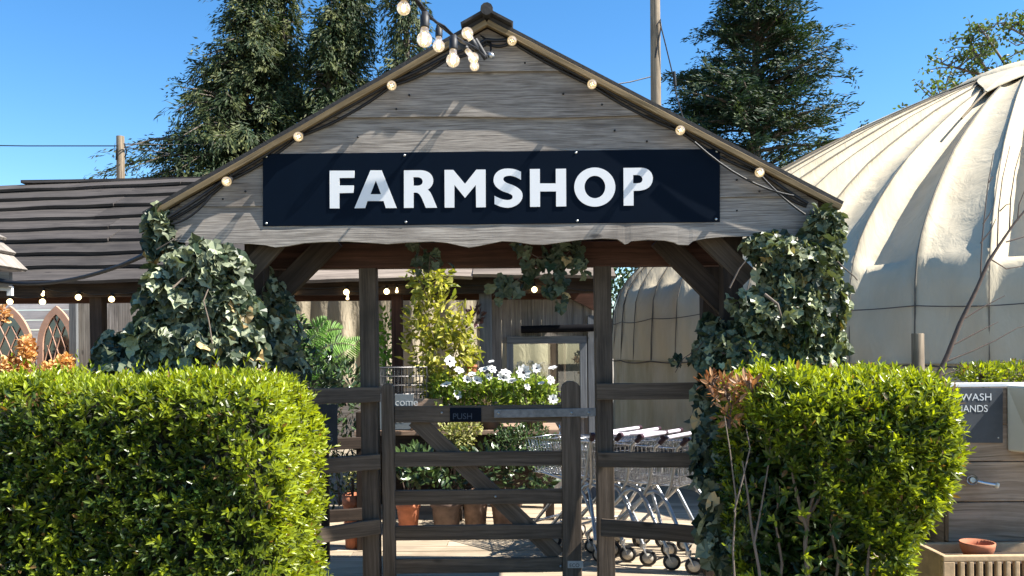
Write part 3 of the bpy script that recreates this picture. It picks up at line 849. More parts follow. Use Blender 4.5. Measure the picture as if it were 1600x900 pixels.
mb = MB(); mb.bar(ridge(XA) + Vector((0, 0, 0.03)), ridge(XB) + Vector((0, 0, 0.03)), 0.13, 0.03, seg=12, wob=0.004); part(mb, 'ridge_board', M['barnroof'], barn)
mb = MB(); mb.box((XA, 9.70, 2.12), (XB, 9.73, ridge(XA).z - 0.03)); part(mb, 'rear_board', M['frame'], barn)
mb = MB(); mb.bar(P(-170, 455, BY - 0.1), P(942, 446, BY - 0.1), 0.05, 0.135, seg=16, wob=0.003); part(mb, 'fascia', M['frame'], barn, 0.004)
mb = MB(); mb.bar(P(-170, 468, BY + 0.25), P(940, 459, BY + 0.25), 0.1, 0.1, seg=8, wob=0.003); part(mb, 'wall_plate', M['redwood'], barn, 0.004)
for px, wd, m_ in ((154, 19, 'frame'), (621, 16, 'redwood'), (759, 19, 'bluegrey'), (-150, 19, 'frame')):
    q = P(px, 500, BY); mb = MB(); mb.bar((q.x, BY, 0), (q.x, BY, 1.98), wd * BY / F, 0.11, up=(0, 1, 0), seg=5, wob=0.002); part(mb, 'post', M[m_], barn, 0.005)
mb = MB()   # back wall, pale horizontal boards on the open left side
z = 0.0
while z < 2.35:
    mb.bar((-8.4, 11.3, z + 0.065), (-5.6, 11.3, z + 0.065), 0.02, 0.128, seg=6, wob=0.002); z += 0.135
part(mb, 'back_wall', M['whiteboard'], barn)
mb = MB(); x = -5.75
while x < -4.3:
    wd = rr.uniform(0.1, 0.15); mb.bar((x + wd / 2, 11.1, 0), (x + wd / 2, 11.1, 2.35), wd - 0.006, 0.025, up=(0, 1, 0)); x += wd
part(mb, 'plank_wall', M['greyplank'], barn)
mb = MB(); a = P(132, 480, 10.6).x
mb.bar((a, 10.6, 0), (a, 10.6, 2.3), 0.21, 0.03, up=(0, 1, 0)); part(mb, 'wide_plank', M['greyplank'], barn, 0.003)
mb = MB(); a = P(115, 480, 10.55).x; mb.bar((a, 10.55, 0), (a, 10.55, 2.3), 0.09, 0.06, up=(0, 1, 0)); part(mb, 'stud', M['bluegrey'], barn, 0.003)
mb = MB(); mb.bar(P(163, 522, 10.8), P(232, 521, 10.8), 0.03, 0.06); mb.bar(P(163, 536, 10.82), P(232, 535, 10.82), 0.03, 0.025); part(mb, 'cross_rail', M['greyplank'], barn, 0.003)
mb = MB(); a, b = P(163, 600, 10.9), P(240, 600, 10.9); mb.box((a.x, 10.88, 0), (b.x, 10.91, P(200, 538, 10.9).z)); part(mb, 'lower_panel', M['lilac'], barn)
mb = MB(); mb.box((-4.3, 12.3, 0), (1.0, 12.36, 2.3)); part(mb, 'rear_wall', M['shedplank'], barn)

# barn festoon
bf = thing('festoon_lights', 'small lit round bulbs strung under the eave of the long barn', 'string lights', tuple(P(500, 452, BY - 0.2)), group='festoon lights')
bl = [(15, 471), (66, 471), (122, 464), (174, 467), (233, 459), (67, 458), (455, 457), (541, 456), (604, 455), (543, 464), (620, 453), (835, 452), (860, 451), (930, 463)]
for i, (px, py) in enumerate(bl):
    q = P(px, py, BY - 0.17); bulb(bf, q + Vector((0, 0.03, 0.05)), (0, -0.5, -1), 0.085, 0.035, 0.026 if i not in (5, 9, 10, 13) else 0.014, lit=True)
mb = MB(); pp = sorted([(a, b) for a, b in bl if b < 472])
for (a, b), (c, d) in zip(pp, pp[1:]):
    mb.tube(sag(P(a, b - 9, BY - 0.15), P(c, d - 9, BY - 0.15), 0.02), 0.005, 5)
part(mb, 'cable', M['cable'], bf)

# ------------------------------------------------------------------ arched frames with tracery
def arch_frame(xl, xr, ytop, ybase, Y, label):
    a, b = P(xl, ybase, Y), P(xr, ybase, Y); zt = P((xl + xr) / 2, ytop, Y).z; wd = b.x - a.x
    z0 = 0.45; spring = zt - wd * 1.05
    root = thing('arched_mirror', label, 'mirror', ((a.x + b.x) / 2, Y, z0), group='gothic arched mirrors')
    cx = (a.x + b.x) / 2
    def half(s, inset):
        """outer side path from the foot to the point"""
        r_ = wd - inset; pts = [Vector((cx + s * (wd / 2 - inset), Y, z0)), Vector((cx + s * (wd / 2 - inset), Y, spring))]
        # arc centred on the opposite springing point
        Rr = wd - inset
        cxx = cx - s * (wd / 2)
        amax = math.acos((wd / 2) / Rr)
        k = (zt - spring) / (Rr * math.sin(amax)) if inset == 0 else half.k
        if inset == 0: half.k = k
        for t in np.linspace(0, amax, 12)[1:]:
            pts.append(Vector((cxx + s * Rr * math.cos(t), Y, spring + k * Rr * math.sin(t))))
        return pts
    half.k = 1
    outl = half(1, 0); outr = half(-1, 0); inl = half(1, 0.075); inr = half(-1, 0.075)
    mb = MB()
    for o_, i_ in ((outl, inl), (outr, inr)):
        for k in range(len(o_) - 1):
            mb.prism([o_[k], o_[k + 1], i_[k + 1], i_[k]], (0, 0.045, 0))
    mb.prism([Vector((a.x + 0.075, Y, z0)), Vector((b.x - 0.075, Y, z0)), Vector((b.x - 0.075, Y, z0 + 0.08)), Vector((a.x + 0.075, Y, z0 + 0.08))], (0, 0.045, 0))
    part(mb, 'frame', M['copper'], root, recalc=True)
    mb = MB(); poly = inl + inr[::-1][1:]
    mb.prism([p + Vector((0, 0.028, 0)) for p in poly], (0, 0.01, 0)); part(mb, 'mirror_glass', M['mirror'], root)
    mb = MB(); iw = wd - 0.15
    zi = inl[-1].z
    def zmax(x):
        u = abs(x - cx); Rr = wd - 0.075
        q = (u + wd / 2) / Rr
        return spring + half.k * Rr * math.sqrt(max(0, 1 - q * q)) if q < 1 else spring
    for k in range(-2, 3):
        for s in (-1, 1):
            pts = []
            for t in np.linspace(0, 1.15, 14):
                z = z0 + 0.1 + t * (zi - z0 - 0.1); x = cx + k * iw / 3 * 0.95 + s * iw * 0.95 * (t ** 1.7 - 0.18)
                if abs(x - cx) < iw / 2 and z < zmax(x): pts.append(Vector((x, Y + 0.018, z)))
            if len(pts) > 2: mb.tube(pts, 0.009, 5)
    part(mb, 'tracery', M['copper'], root)
    return root
arch_frame(-22, 53, 478, 590, 10.9, 'salmon framed arched mirror nearer the hut, orange shrub climbing over it')
arch_frame(58, 118, 478, 590, 10.9, 'salmon framed arched mirror touching the grey stud, golden shrub below it')

# ------------------------------------------------------------------ tarpaulins
def tarp(x0, x1, ytop, ybot, Y, label, seed):
    rr = random.Random(seed); a, b = P(x0, ytop, Y), P(x1, ytop, Y); zb = P(x0, ybot, Y).z
    nx, nz = 70, 16; vs = []; f1, f2 = rr.uniform(8, 12), rr.uniform(17, 25); p1, p2 = rr.uniform(0, 6), rr.uniform(0, 6)
    for j in range(nz + 1):
        for i in range(nx + 1):
            u, v = i / nx, j / nz; x = a.x + (b.x - a.x) * u
            d = (0.05 * math.sin(f1 * x + p1 + v) + 0.025 * math.sin(f2 * x + p2 - v * 2)) * (0.3 + v)
            vs.append((x, Y + d, a.z + (zb - a.z) * v + 0.02 * math.sin(x * 5 + p1) * v))
    fs, uvs = [], []
    for j in range(nz):
        for i in range(nx):
            k = j * (nx + 1) + i; idx = (k, k + 1, k + nx + 2, k + nx + 1); fs.append(idx); uvs.append([(vs[q][0], vs[q][2]) for q in idx])
    mb = MB(); mb._add(vs, fs, uvs, True)
    o = mb.build('tarpaulin', M['tarp']); c = Vector(((a.x + b.x) / 2, Y, zb)); o.data.transform(Matrix.Translation(-c)); o.location = c
    so_ = o.modifiers.new('thick', 'SOLIDIFY'); so_.thickness = 0.006
    tag(o, label, 'tarpaulin', 'beige tarpaulins'); return o
tarp(430, 626, 455, 606, 10.9, 'creased beige tarpaulin hanging under the barn roof behind the ferns', 1)
tarp(630, 752, 455, 606, 11.0, 'creased beige tarpaulin hanging under the barn roof behind the yellow green shrub', 2)
tarp(765, 940, 500, 700, 10.95, 'beige tarpaulin seen through the window of the plank cabin', 3)

# ------------------------------------------------------------------ plank cabin wall with window
CY = 7.95
cab = thing('plank_cabin', 'grey vertical plank cabin with a square framed window beneath the barn roof', 'cabin', tuple(P(850, 700, CY))); cab.location.z = 0
wx0, wx1 = P(800, 580, CY).x, P(908, 580, CY).x; wz0, wz1 = P(850, 648, CY).z, P(850, 536, CY).z
xL, xR = P(768, 560, CY).x, P(936, 560, CY).x
mb = MB(); x = xL; rr = random.Random(9)
while x < xR - 0.02:
    wd = min(rr.uniform(0.085, 0.115), xR - x); u = (x - xL) / (xR - xL); zt = P(800, 452, CY).z - max(0, u - 0.6) * 0.45
    if x + wd > wx0 and x < wx1:
        mb.bar((x + wd / 2, CY, 0), (x + wd / 2, CY, wz0), wd - 0.0015, 0.025, up=(0, 1, 0)); mb.bar((x + wd / 2, CY, wz1), (x + wd / 2, CY, zt), wd - 0.0015, 0.025, up=(0, 1, 0))
    else: mb.bar((x + wd / 2, CY, 0), (x + wd / 2, CY, zt), wd - 0.0015, 0.025, up=(0, 1, 0))
    x += wd
part(mb, 'wall', M['shedplank'], cab, 0.002)
mb = MB(); 
mb.bar((wx0 - 0.05, CY - 0.03, wz1 + 0.03), (wx1 + 0.05, CY - 0.03, wz1 + 0.03), 0.05, 0.07); mb.bar((wx0 - 0.05, CY - 0.03, wz0), (wx1 + 0.05, CY - 0.03, wz0), 0.05, 0.06)
mb.bar((wx0 - 0.018, CY - 0.03, wz0 + 0.03), (wx0 - 0.018, CY - 0.03, wz1 - 0.005), 0.065, 0.05, up=(0, 1, 0)); mb.bar((wx1 + 0.018, CY - 0.03, wz0 + 0.03), (wx1 + 0.018, CY - 0.03, wz1 - 0.005), 0.065, 0.05, up=(0, 1, 0))
wf = part(mb, 'window', M['bluegrey'], cab, 0.004)
mb = MB(); mb.bar((wx0, CY - 0.015, (wz0 + wz1) / 2), (wx1, CY - 0.015, (wz0 + wz1) / 2), 0.006, wz1 - wz0 - 0.02); part(mb, 'pane', M['pane'], wf)
mb = MB(); mb.tube([P(814, 515, CY - 0.1), P(934, 512, CY - 0.1)], 0.036, 12); part(mb, 'awning_roller', plain('black_fabric', (0.01, 0.01, 0.012), 0.95, spec=0.05), cab)
mb = MB(); q = P(868, 560, 8.6); mb.bar((q.x, 8.6, 0), (q.x, 8.6, 1.9), 0.15, 0.1, up=(0, 1, 0)); q = P(882, 560, 8.58); mb.bar((q.x, 8.55, 0), (q.x, 8.55, 1.9), 0.02, 0.03, up=(0, 1, 0)); part(mb, 'inner_post', M['crate'], cab)
mb = MB(); mb.bar((xR - 0.05, CY - 0.02, 0), (xR - 0.05, CY - 0.02, 1.75), 0.12, 0.06, up=(0, 1, 0)); part(mb, 'corner_post', M['bluegrey'], cab, 0.004)
pts = [P(870, 458, CY - 0.06), P(900, 458, CY - 0.06), P(940, 462, CY - 0.06), P(940, 492, CY - 0.06), P(915, 478, CY - 0.06), P(890, 466, CY - 0.06)]
mb = MB(); mb.prism(pts, (0, 0.03, 0)); part(mb, 'curved_brace', M['redwood'], cab)

# ------------------------------------------------------------------ yurt
YC = Vector((P(1620, 500, 10.5).x, 10.5, 0))
yu = thing('yurt', 'large round cream canvas yurt with a ribbed domed roof', 'yurt', tuple(YC))
NR = 66; SUB = 12
prof_w = [(5.30, 0.0), (5.32, 0.5), (5.31, 1.0), (5.30, 1.36)]
prof_r = [(5.335, 1.30), (5.33, 1.5), (5.315, 1.76), (5.30, 1.95), (5.24, 2.14), (5.12, 2.32), (4.95, 2.5), (4.7, 2.72), (4.4, 2.95), (4.05, 3.19), (3.65, 3.42), (3.2, 3.66), (2.7, 3.92), (2.2, 4.15), (1.7, 4.37), (1.2, 4.57), (0.85, 4.7)]
rr = random.Random(2)
jit = [rr.uniform(0.55, 1.35) * (1.25 if i % 2 else 0.7) for i in range(NR)]
def surf(prof, amp):
    n = NR * SUB; vs = []
    for k, (r_, z) in enumerate(prof):
        for i in range(n):
            th = 2 * math.pi * i / n; c = i // SUB; t = (i % SUB) / SUB
            tt = t ** 0.62            # valley leans to one side of each panel
            s = 1 - (2 * tt - 1) ** 2
            s = s ** 0.8
            d = amp(r_, z) * jit[c] * s
            wr = 0.012 * math.sin(th * 61 + z * 7 + c) * (1 if z < 2.6 else 0.3)
            rad = r_ - d * 0.55 + wr; zz = z - d * (0.9 if z > 2.2 else 0.25)
            vs.append((YC.x + rad * math.cos(th), YC.y + rad * math.sin(th), max(zz, 0)))
    fs, uvs = [], []
    for k in range(len(prof) - 1):
        for i in range(n):
            j = (i + 1) % n; fs.append((k * n + i, k * n + j, (k + 1) * n + j, (k + 1) * n + i)); uvs.append([(0, 0)] * 4)
    m = MB(); m._add(vs, fs, uvs, True); return m
def fine(pr, m=3):
    rs = [p[0] for p in pr]; zs = [p[1] for p in pr]; t = np.linspace(0, len(pr) - 1, (len(pr) - 1) * m + 1)
    return list(zip(np.interp(t, range(len(pr)), rs), np.interp(t, range(len(pr)), zs)))
part(surf(fine(prof_r, 2), lambda r_, z: (0.13 * min(1, (r_ / 4.2)) if z > 2.3 else 0.13 * max(0.12, (z - 1.5) / 0.8 if z > 1.5 else 0.12))), 'roof', M['canvas'], yu, recalc=False)
part(surf(prof_w, lambda r_, z: 0.03), 'wall', M['canvaswall'], yu, recalc=False)
mb = MB()   # seams along the ribs
for c in range(NR):
    th = 2 * math.pi * c / NR
    mb.tube([(YC.x + (r_ + 0.006) * math.cos(th), YC.y + (r_ + 0.006) * math.sin(th), z + 0.004) for r_, z in prof_r], 0.005 if c % 2 else 0.008, 5)
part(mb, 'seam', plain('seam_cord', (0.16, 0.14, 0.11), 0.9), yu)
mb = MB()
for z, r_, th_ in ((1.76, 5.33, 0.0045), (1.30, 5.35, 0.007)):
    n = NR * 6; pts = []
    for i in range(n + 1):
        th = 2 * math.pi * i / n; pts.append((YC.x + (r_ + 0.004) * math.cos(th), YC.y + (r_ + 0.004) * math.sin(th), z - 0.022 * abs(math.sin(th * NR / 4)) + 0.012 * math.sin(th * 9)))
    mb.tube(pts, th_, 5, caps=False)
part(mb, 'rope', plain('rope_dark', (0.1, 0.09, 0.08), 0.9), yu)
capm = []
mb = MB()
prof_c = [(1.06, 4.585), (1.04, 4.65), (0.9, 4.755), (0.65, 4.86), (0.4, 4.93), (0.15, 4.965), (0.001, 4.975)]
mb.lathe(prof_c, YC, 64); part(mb, 'crown_cap', M['canvas'], yu)
mb = MB()   # flaps of the cap tied down with cords
for k in range(8):
    th = math.radians(k * 45 + 182)
    def cp_(r_, z, dt): return Vector((YC.x + r_ * math.cos(th + dt), YC.y + r_ * math.sin(th + dt), z))
    prv = None
    for q in range(7):
        t = q / 6; wv = (1 - t) ** 1.5
        r_ = 1.0 + 1.35 * t; z = 4.672 + (4.10 - 4.672) * t + 0.012 * math.sin(t * 3.1)
        cur = (cp_(r_, z, -0.38 * wv - 0.006), cp_(r_, z + 0.012, 0.0), cp_(r_, z, 0.38 * wv + 0.006))
        if prv:
            mb.quad(prv[0], prv[1], cur[1], cur[0]); mb.quad(prv[1], prv[2], cur[2], cur[1])
        prv = cur
fl = part(mb, 'crown_flap', M['canvas'], yu, recalc=False); so_ = fl.modifiers.new('thick', 'SOLIDIFY'); so_.thickness = 0.012
cordm = plain('cord', (0.2, 0.15, 0.09), 0.9)
for k in range(8):
    th = math.radians(k * 45 + 182); mb = MB()
    mb.tube([(YC.x + r_ * math.cos(th), YC.y + r_ * math.sin(th), z) for r_, z in ((2.3, 4.125), (2.75, 3.91), (3.25, 3.65))], 0.012, 5)
    part(mb, 'tie_cord', cordm, yu)

# ------------------------------------------------------------------ hut corner at the left
hut = thing('shingled_hut', 'corner of a small pale shingled hut roof at the picture edge beside the barn', 'hut', (-3.75, 5.9, 0))
HY = 5.5
mb = MB(); a, b, c = P(-60, 343, HY), P(-4, 372, HY), P(41, 421, HY)
for k, (p, q) in enumerate(((P(-90, 330, HY), P(8, 378, HY)), (P(-2, 380, HY), P(23, 399, HY)), (P(14, 396, HY), P(42, 423, HY)))):
    d = (q - p).normalized(); up = Vector((-d.z, 0, d.x)); off = Vector((0, -0.3, 0))
    mb.bar(p + off + up * 0.01 * (2 - k), q + off + up * 0.01 * (2 - k), 0.6, 0.02, up=up)
part(mb, 'roof', M['gable'], hut, 0.002)
pts = [P(-120, 372, HY + 0.02), P(-40, 372, HY + 0.02), P(8, 388, HY + 0.02), P(34, 424, HY + 0.02), P(-120, 424, HY + 0.02)]
mb = MB(); mb.prism(pts, (0, 0.02, 0)); part(mb, 'gable_board', M['barnedge'], hut, 0.002)
mb = MB(); a = P(-30, 430, HY); mb.box((a.x - 1.0, HY - 0.5, 0), (a.x, HY - 0.02, P(0, 427, HY).z), axis=2); part(mb, 'wall', M['greyplank'], hut)
mb = MB(); mb.bar(P(-40, 437, HY - 0.03), P(17, 437, HY - 0.03), 0.04, 0.1); part(mb, 'header', M['greyplank'], hut, 0.003)
mb = MB(); mb.bar(P(-40, 451, HY), P(16, 452, HY), 0.03, 0.02); mb.bar(P(16, 447, HY), P(16, 462, HY), 0.03, 0.025, up=(0, 1, 0)); part(mb, 'bracket', M['white'], hut)
mb = MB(); mb.tube(sag(P(-20, 436, 5.45), P(232, 396, 4.7), 0.085, 14), 0.0125, 8); mb.tube(sag(P(-20, 432, 5.47), P(232, 393, 4.7), 0.1, 14), 0.008, 6)
o = mb.build('power_cable', M['cable']); tag(o, 'thick black cable sagging from the shingled hut to the ivy', 'cable')

# ------------------------------------------------------------------ poles and wires
def pole(px, ptop, Y, w_, label):
    q = P(px, ptop, Y); root = thing('utility_pole', label, 'pole', (q.x, Y, 0), 'utility poles')
    mb = MB(); r_ = w_ / 2 * Y / F; mb.tube([(q.x, Y, 0), (q.x, Y, q.z * 0.5), (q.x, Y, q.z)], [r_ * 1.15, r_ * 1.05, r_ * 0.95], 14); part(mb, 'shaft', M['pole'], root)
    return root
p1 = pole(1023, -60, 15.0, 16, 'tall brown utility pole rising behind the roof next to the dark conifer')
mb = MB(); mb.tube([P(1031, 34, 14.9), P(1040, 70, 14.9), P(1052, 120, 14.95), P(1057, 150, 14.95), P(1069, 190, 14.95), P(1072, 230, 14.95)], 0.012, 5); mb.tube([P(1026, 40, 14.85), P(1032, 30, 14.88), P(1033, 42, 14.88), P(1024, 90, 14.9)], 0.014, 5); mb.tube([P(1053, 112, 14.95), P(1055, 134, 14.95)], 0.03, 8)
part(mb, 'stay_wire', M['cable'], p1)
p2 = pole(188, 213, 16.0, 12.5, 'short brown utility pole standing behind the barn ridge')
mb = MB(); mb.tube([P(183, 232, 15.85), P(182, 250, 15.9)], 0.02, 6); mb.tube([P(194, 224, 15.85), P(198, 236, 15.85), P(195, 246, 15.9)], 0.014, 5)
part(mb, 'insulator', M['cable'], p2)
for k, (pts, lab) in enumerate((([P(-120, 226, 16), P(40, 228, 16), P(184, 228, 15.9)], 'thin overhead wire reaching the short pole above the barn roof'),
                  ([P(194, 225, 15.9), P(250, 226, 16.5), P(330, 226, 17)], 'thin straight overhead wire from the short pole into the cypress trees'),
                  ([P(194, 230, 15.9), P(225, 234, 16.5), P(300, 246, 17)], 'thin drooping overhead wire from the short pole into the cypress trees'),
                  ([P(1016, 120, 14.9), P(985, 128, 14.6), P(940, 135, 14.2)], 'thin wire from the tall pole passing behind the porch roof'))):
    mb = MB(); mb.tube(pts, 0.011, 5); o = mb.build('overhead_wire', M['cable']); tag(o, lab, 'wire', 'overhead wires')
# ------------------------------------------------------------------ conifers
def conifer(name, px, pxtop, Y, ytop, wpx, label, group, seed, mat='cypress', nb=170, droop=1.0, spray=(0.26, 15), pw=0.8, zlow=1.5, asym=0.0, tuft=1.0, light=0.3):
    rng = np.random.default_rng(seed)
    base = P(px, 500, Y); top = P(pxtop, ytop, Y); H = top.z
    root = thing(name, label, 'tree', (base.x, Y, 0), group)
    tx = lambda h: base.x + (top.x - base.x) * (h / H)
    tp = [Vector((tx(H * t), Y, H * t)) for t in np.linspace(0, 1, 9)]
    mb = MB(); mb.tube(tp, [0.2 * (1 - t) ** 0.8 + 0.012 for t in np.linspace(0, 1, 9)], 8); part(mb, 'trunk', M['bark'], root)
    Wm = wpx * Y / F
    segs, pos, ax, nr, ln, wd, ti = [], [], [], [], [], [], []
    for i in range(nb):
        h = zlow + (H - zlow) * (rng.random() ** 0.85); u = (H - h) / (H - zlow)
        az = rng.uniform(0, 2 * math.pi)
        length = Wm * (u ** pw) * rng.uniform(0.5, 1.12) + 0.14
        length *= rng.uniform(0.75, 1.25); length *= 1 + asym * math.cos(az)
        d = np.array([math.cos(az), math.sin(az), 0.0])
        b0 = np.array([tx(h), Y, h])
        rise = rng.uniform(0.1, 0.55); dr = rng.uniform(0.35, 0.8) * droop
        f = lambda t: b0 + d * length * t + np.array([0, 0, 1]) * length * (rise * t - dr * t * t)
        pts = [Vector(f(t)) for t in (0, .35, .7, 1)]
        segs.append((pts, 0.012 + 0.02 * length, 0.006))
        ns = max(3, int(length / 0.125))
        for k in range(ns):
            t = 0.22 + 0.8 * (k + rng.random()) / ns; t = min(t, 1.04)
            c = f(t) + rng.normal(size=3) * 0.05
            side = np.cross(d, [0, 0, 1.0])
            out = d * rng.uniform(0.1, 0.8) + side * rng.uniform(-0.8, 0.8) + np.array([0, 0, -1.0]) * rng.uniform(0.1, 1.0) * droop + np.array([0, 0, 0.35]) * (1 - min(droop, 1))
            out = out / np.linalg.norm(out)
            m = spray[1]; s_ = spray[0] * rng.uniform(0.65, 1.5) * tuft
            tipb = rng.uniform(0.55, 1.0) if rng.random() < light else rng.uniform(0, 0.22)  # some sprays get a paler tint that paints them sunlit
            for q in range(m):
                v = (q + rng.random()) / m
                p_ = c + out * s_ * v + np.array([0, 0, -0.25 * droop]) * s_ * v * v + rng.normal(size=3) * 0.06 * (1.1 - 0.75 * v)
                a_ = out + np.array([0, 0, -0.5 * droop]) * v + rng.normal(size=3) * 0.3
                pos.append(p_); ax.append(a_); nr.append(rng.normal(size=3) * 0.5 + d * 0.8 + np.array([0, 0, .7]))
                ln.append(rng.uniform(0.10, 0.2) * (1.15 - 0.5 * v)); wd.append(rng.uniform(0.024, 0.042)); ti.append(tipb * (0.5 + 0.5 * v) + rng.uniform(0, 0.12))
    sticks('limb', M['bark'], segs, root, 4)
    leaf_obj('crown', M[mat], pos, ax, nr, ln, wd, ti, T_NEEDLE, root)
    return root
G1 = 'cypress trees behind the barn'
conifer('cypress_tree', 352, 395, 18.2, -40, 215, 'broad drooping cypress tree rising over the barn ridge, widest of its clump', G1, 1, nb=520, pw=1.0, spray=(0.36, 20), asym=-0.1, zlow=2.6, droop=0.8)
conifer('cypress_tree', 455, 442, 18.8, -25, 125, 'slim cypress tree with a thin bare tip, hemmed in by wider cypresses', G1, 2, nb=300, pw=1.05, spray=(0.34, 19), zlow=2.6, droop=0.8)
conifer('cypress_tree', 500, 518, 18.0, 2, 105, 'shorter cypress tree with a bent drooping tip above the gable slope', G1, 3, nb=330, pw=0.8, spray=(0.34, 20), zlow=2.6, droop=0.85)
conifer('cypress_tree', 558, 547, 18.3, -40, 72, 'tall dark cypress tree with a pointed crown beside the bent tipped one', G1, 4, nb=320, pw=0.75, spray=(0.34, 20), zlow=2.6, droop=0.85)
conifer('cypress_tree', 640, 634, 18.0, -60, 52, 'narrow cypress tree standing alone behind the hanging bulbs', G1, 5, nb=230, pw=0.5, spray=(0.34, 18), zlow=2.6, light=0.4)
conifer('conifer_tree', 1180, 1180, 18.5, -95, 215, 'dark open branched conifer between the tall utility pole and the yurt', None, 6, mat='spruce', nb=380, pw=0.85, droop=0.35, spray=(0.36, 20), zlow=2.6, light=0.25)
conifer('conifer_tree', 1088, 1086, 19.5, 110, 75, 'small dark conifer tucked close against the tall utility pole', None, 8, mat='spruce', nb=180, pw=0.6, droop=0.5, zlow=2.6, light=0.15)

# leafy tree at the far right
br = thing('broadleaf_tree', 'thinly leaved spring tree with bare twigs showing above the yurt roof', 'tree', (P(1720, 400, 16).x, 16, 0))
YT = 16.0
limbs = [[(1730, 330), (1650, 215), (1570, 150), (1495, 146), (1416, 182)], [(1720, 300), (1630, 165), (1570, 100), (1528, 38)], [(1650, 200), (1585, 130), (1515, 112), (1462, 97)],
         [(1710, 250), (1645, 110), (1600, 55), (1563, 36)], [(1640, 180), (1590, 165), (1530, 140), (1468, 150)], [(1690, 160), (1640, 40), (1612, 20)], [(1600, 150), (1550, 125), (1520, 75), (1512, 55)]]
rng = np.random.default_rng(31); segs = []; pos = []; ax = []
for k, lb in enumerate(limbs):
    pts = [P(a, b, YT + (k - 3) * 0.25) for a, b in lb]; segs.append((pts, 0.06, 0.012))
    for i in range(len(pts) - 1):
        for q in range(11):
            c = pts[i].lerp(pts[i + 1], rng.random()); dv = Vector(rng.normal(size=3)) ; dv.z = abs(dv.z) * 0.8; dv.normalize()
            e = c + dv * rng.uniform(0.2, 0.65); mid = c.lerp(e, 0.5) + Vector(rng.normal(size=3)) * 0.04; segs.append(([c, mid, e], 0.014, 0.006))
            for z in range(17):
                t = rng.uniform(0.25, 1.05); o_ = c.lerp(e, t) + Vector(rng.normal(size=3)) * 0.045; pos.append(o_); ax.append(rng.normal(size=3))
mb = MB(); mb.tube([(br.location.x, 16, 0), (br.location.x + 0.1, 16, 2.2), P(1725, 320, 16)], [0.2, 0.15, 0.1], 10); part(mb, 'trunk', M['bark'], br)
sticks('limb', M['bark'], segs, br, 5)
n = len(pos); leaf_obj('crown', M['broad'], pos, ax, rng.normal(size=(n, 3)), rng.uniform(0.06, 0.10, n), rng.uniform(0.04, 0.06, n), rng.random(n), T_OVAL, br)

# ------------------------------------------------------------------ clipped hedges
def seg_dist(p, a, b):
    ab = b - a; t = np.clip(((p - a) @ ab) / (ab @ ab), 0, 1); c = a + t[:, None] * ab
    return np.linalg.norm(p - c, axis=1), c
def poly_info(p, poly):
    best = np.full(len(p), 1e9); near = np.zeros_like(p)
    inside = np.zeros(len(p), bool)
    for i in range(len(poly)):
        a, b = poly[i], poly[(i + 1) % len(poly)]
        d, c = seg_dist(p, a, b); m = d < best; best[m] = d[m]; near[m] = c[m]
        cond = ((a[1] > p[:, 1]) != (b[1] > p[:, 1])) & (p[:, 0] < (b[0] - a[0]) * (p[:, 1] - a[1]) / (b[1] - a[1] + 1e-12) + a[0])
        inside ^= cond
    return best, near, inside
def shell(poly, yf, yb, r, n_front, n_edge, rng, skip_bottom=True, back=0):
    """points and outward normals on a hedge whose front outline is poly (x,z)"""
    poly = np.asarray(poly, float); lo, hi = poly.min(0), poly.max(0)
    P_, N_ = [], []
    p = rng.uniform(lo, hi, (n_front * 3, 2)); d, near, ins = poly_info(p, poly); k = np.where(ins)[0][:n_front]
    p, d, near = p[k], d[k], near[k]
    q = np.clip(1 - d / r, 0, 1); y = yf + r * (1 - np.sqrt(1 - q * q)); o = unit(near - p + 1e-9)
    # near the outline the front rolls over into the sides
    nn = np.stack([o[:, 0] * q, -np.sqrt(1 - q * q) - 1e-3, o[:, 1] * q], 1)
    P_.append(np.stack([p[:, 0], y, p[:, 1]], 1)); N_.append(nn)
    if back:
        P_.append(np.stack([p[:back, 0], yb + yf - y[:back], p[:back, 1]], 1)); N_.append(nn[:back] * [1, -1, 1])
    L_ = np.linalg.norm(np.roll(poly, -1, 0) - poly, axis=1)
    e = np.arange(len(poly))
    if skip_bottom: L_ = np.where((poly[:, 1] < lo[1] + 0.02) & (np.roll(poly, -1, 0)[:, 1] < lo[1] + 0.02), 0, L_)
    pick = rng.choice(e, n_edge, p=L_ / L_.sum()); t = rng.random((n_edge, 1))
    a, b = poly[pick], np.roll(poly, -1, 0)[pick]; pp = a + (b - a) * t; tg = unit(b - a); nrm = np.stack([tg[:, 1], -tg[:, 0]], 1)
    cen = poly.mean(0); s = np.sign(((pp - cen) * nrm).sum(1)); nrm = nrm * s[:, None]
    P_.append(np.stack([pp[:, 0], rng.uniform(yf + r * 0.7, yb, n_edge), pp[:, 1]], 1)); N_.append(np.stack([nrm[:, 0], np.zeros(n_edge), nrm[:, 1]], 1))
    return np.concatenate(P_), unit(np.concatenate(N_))
def bump3(p, f, ph):
    return np.sin(p[:, 0] * f + ph) * np.sin(p[:, 2] * f * 1.1 + ph * 1.7) + 0.6 * np.sin(p[:, 0] * f * 2.3 + ph * 3 + p[:, 1] * 4) * np.sin(p[:, 2] * f * 2.1 + ph)
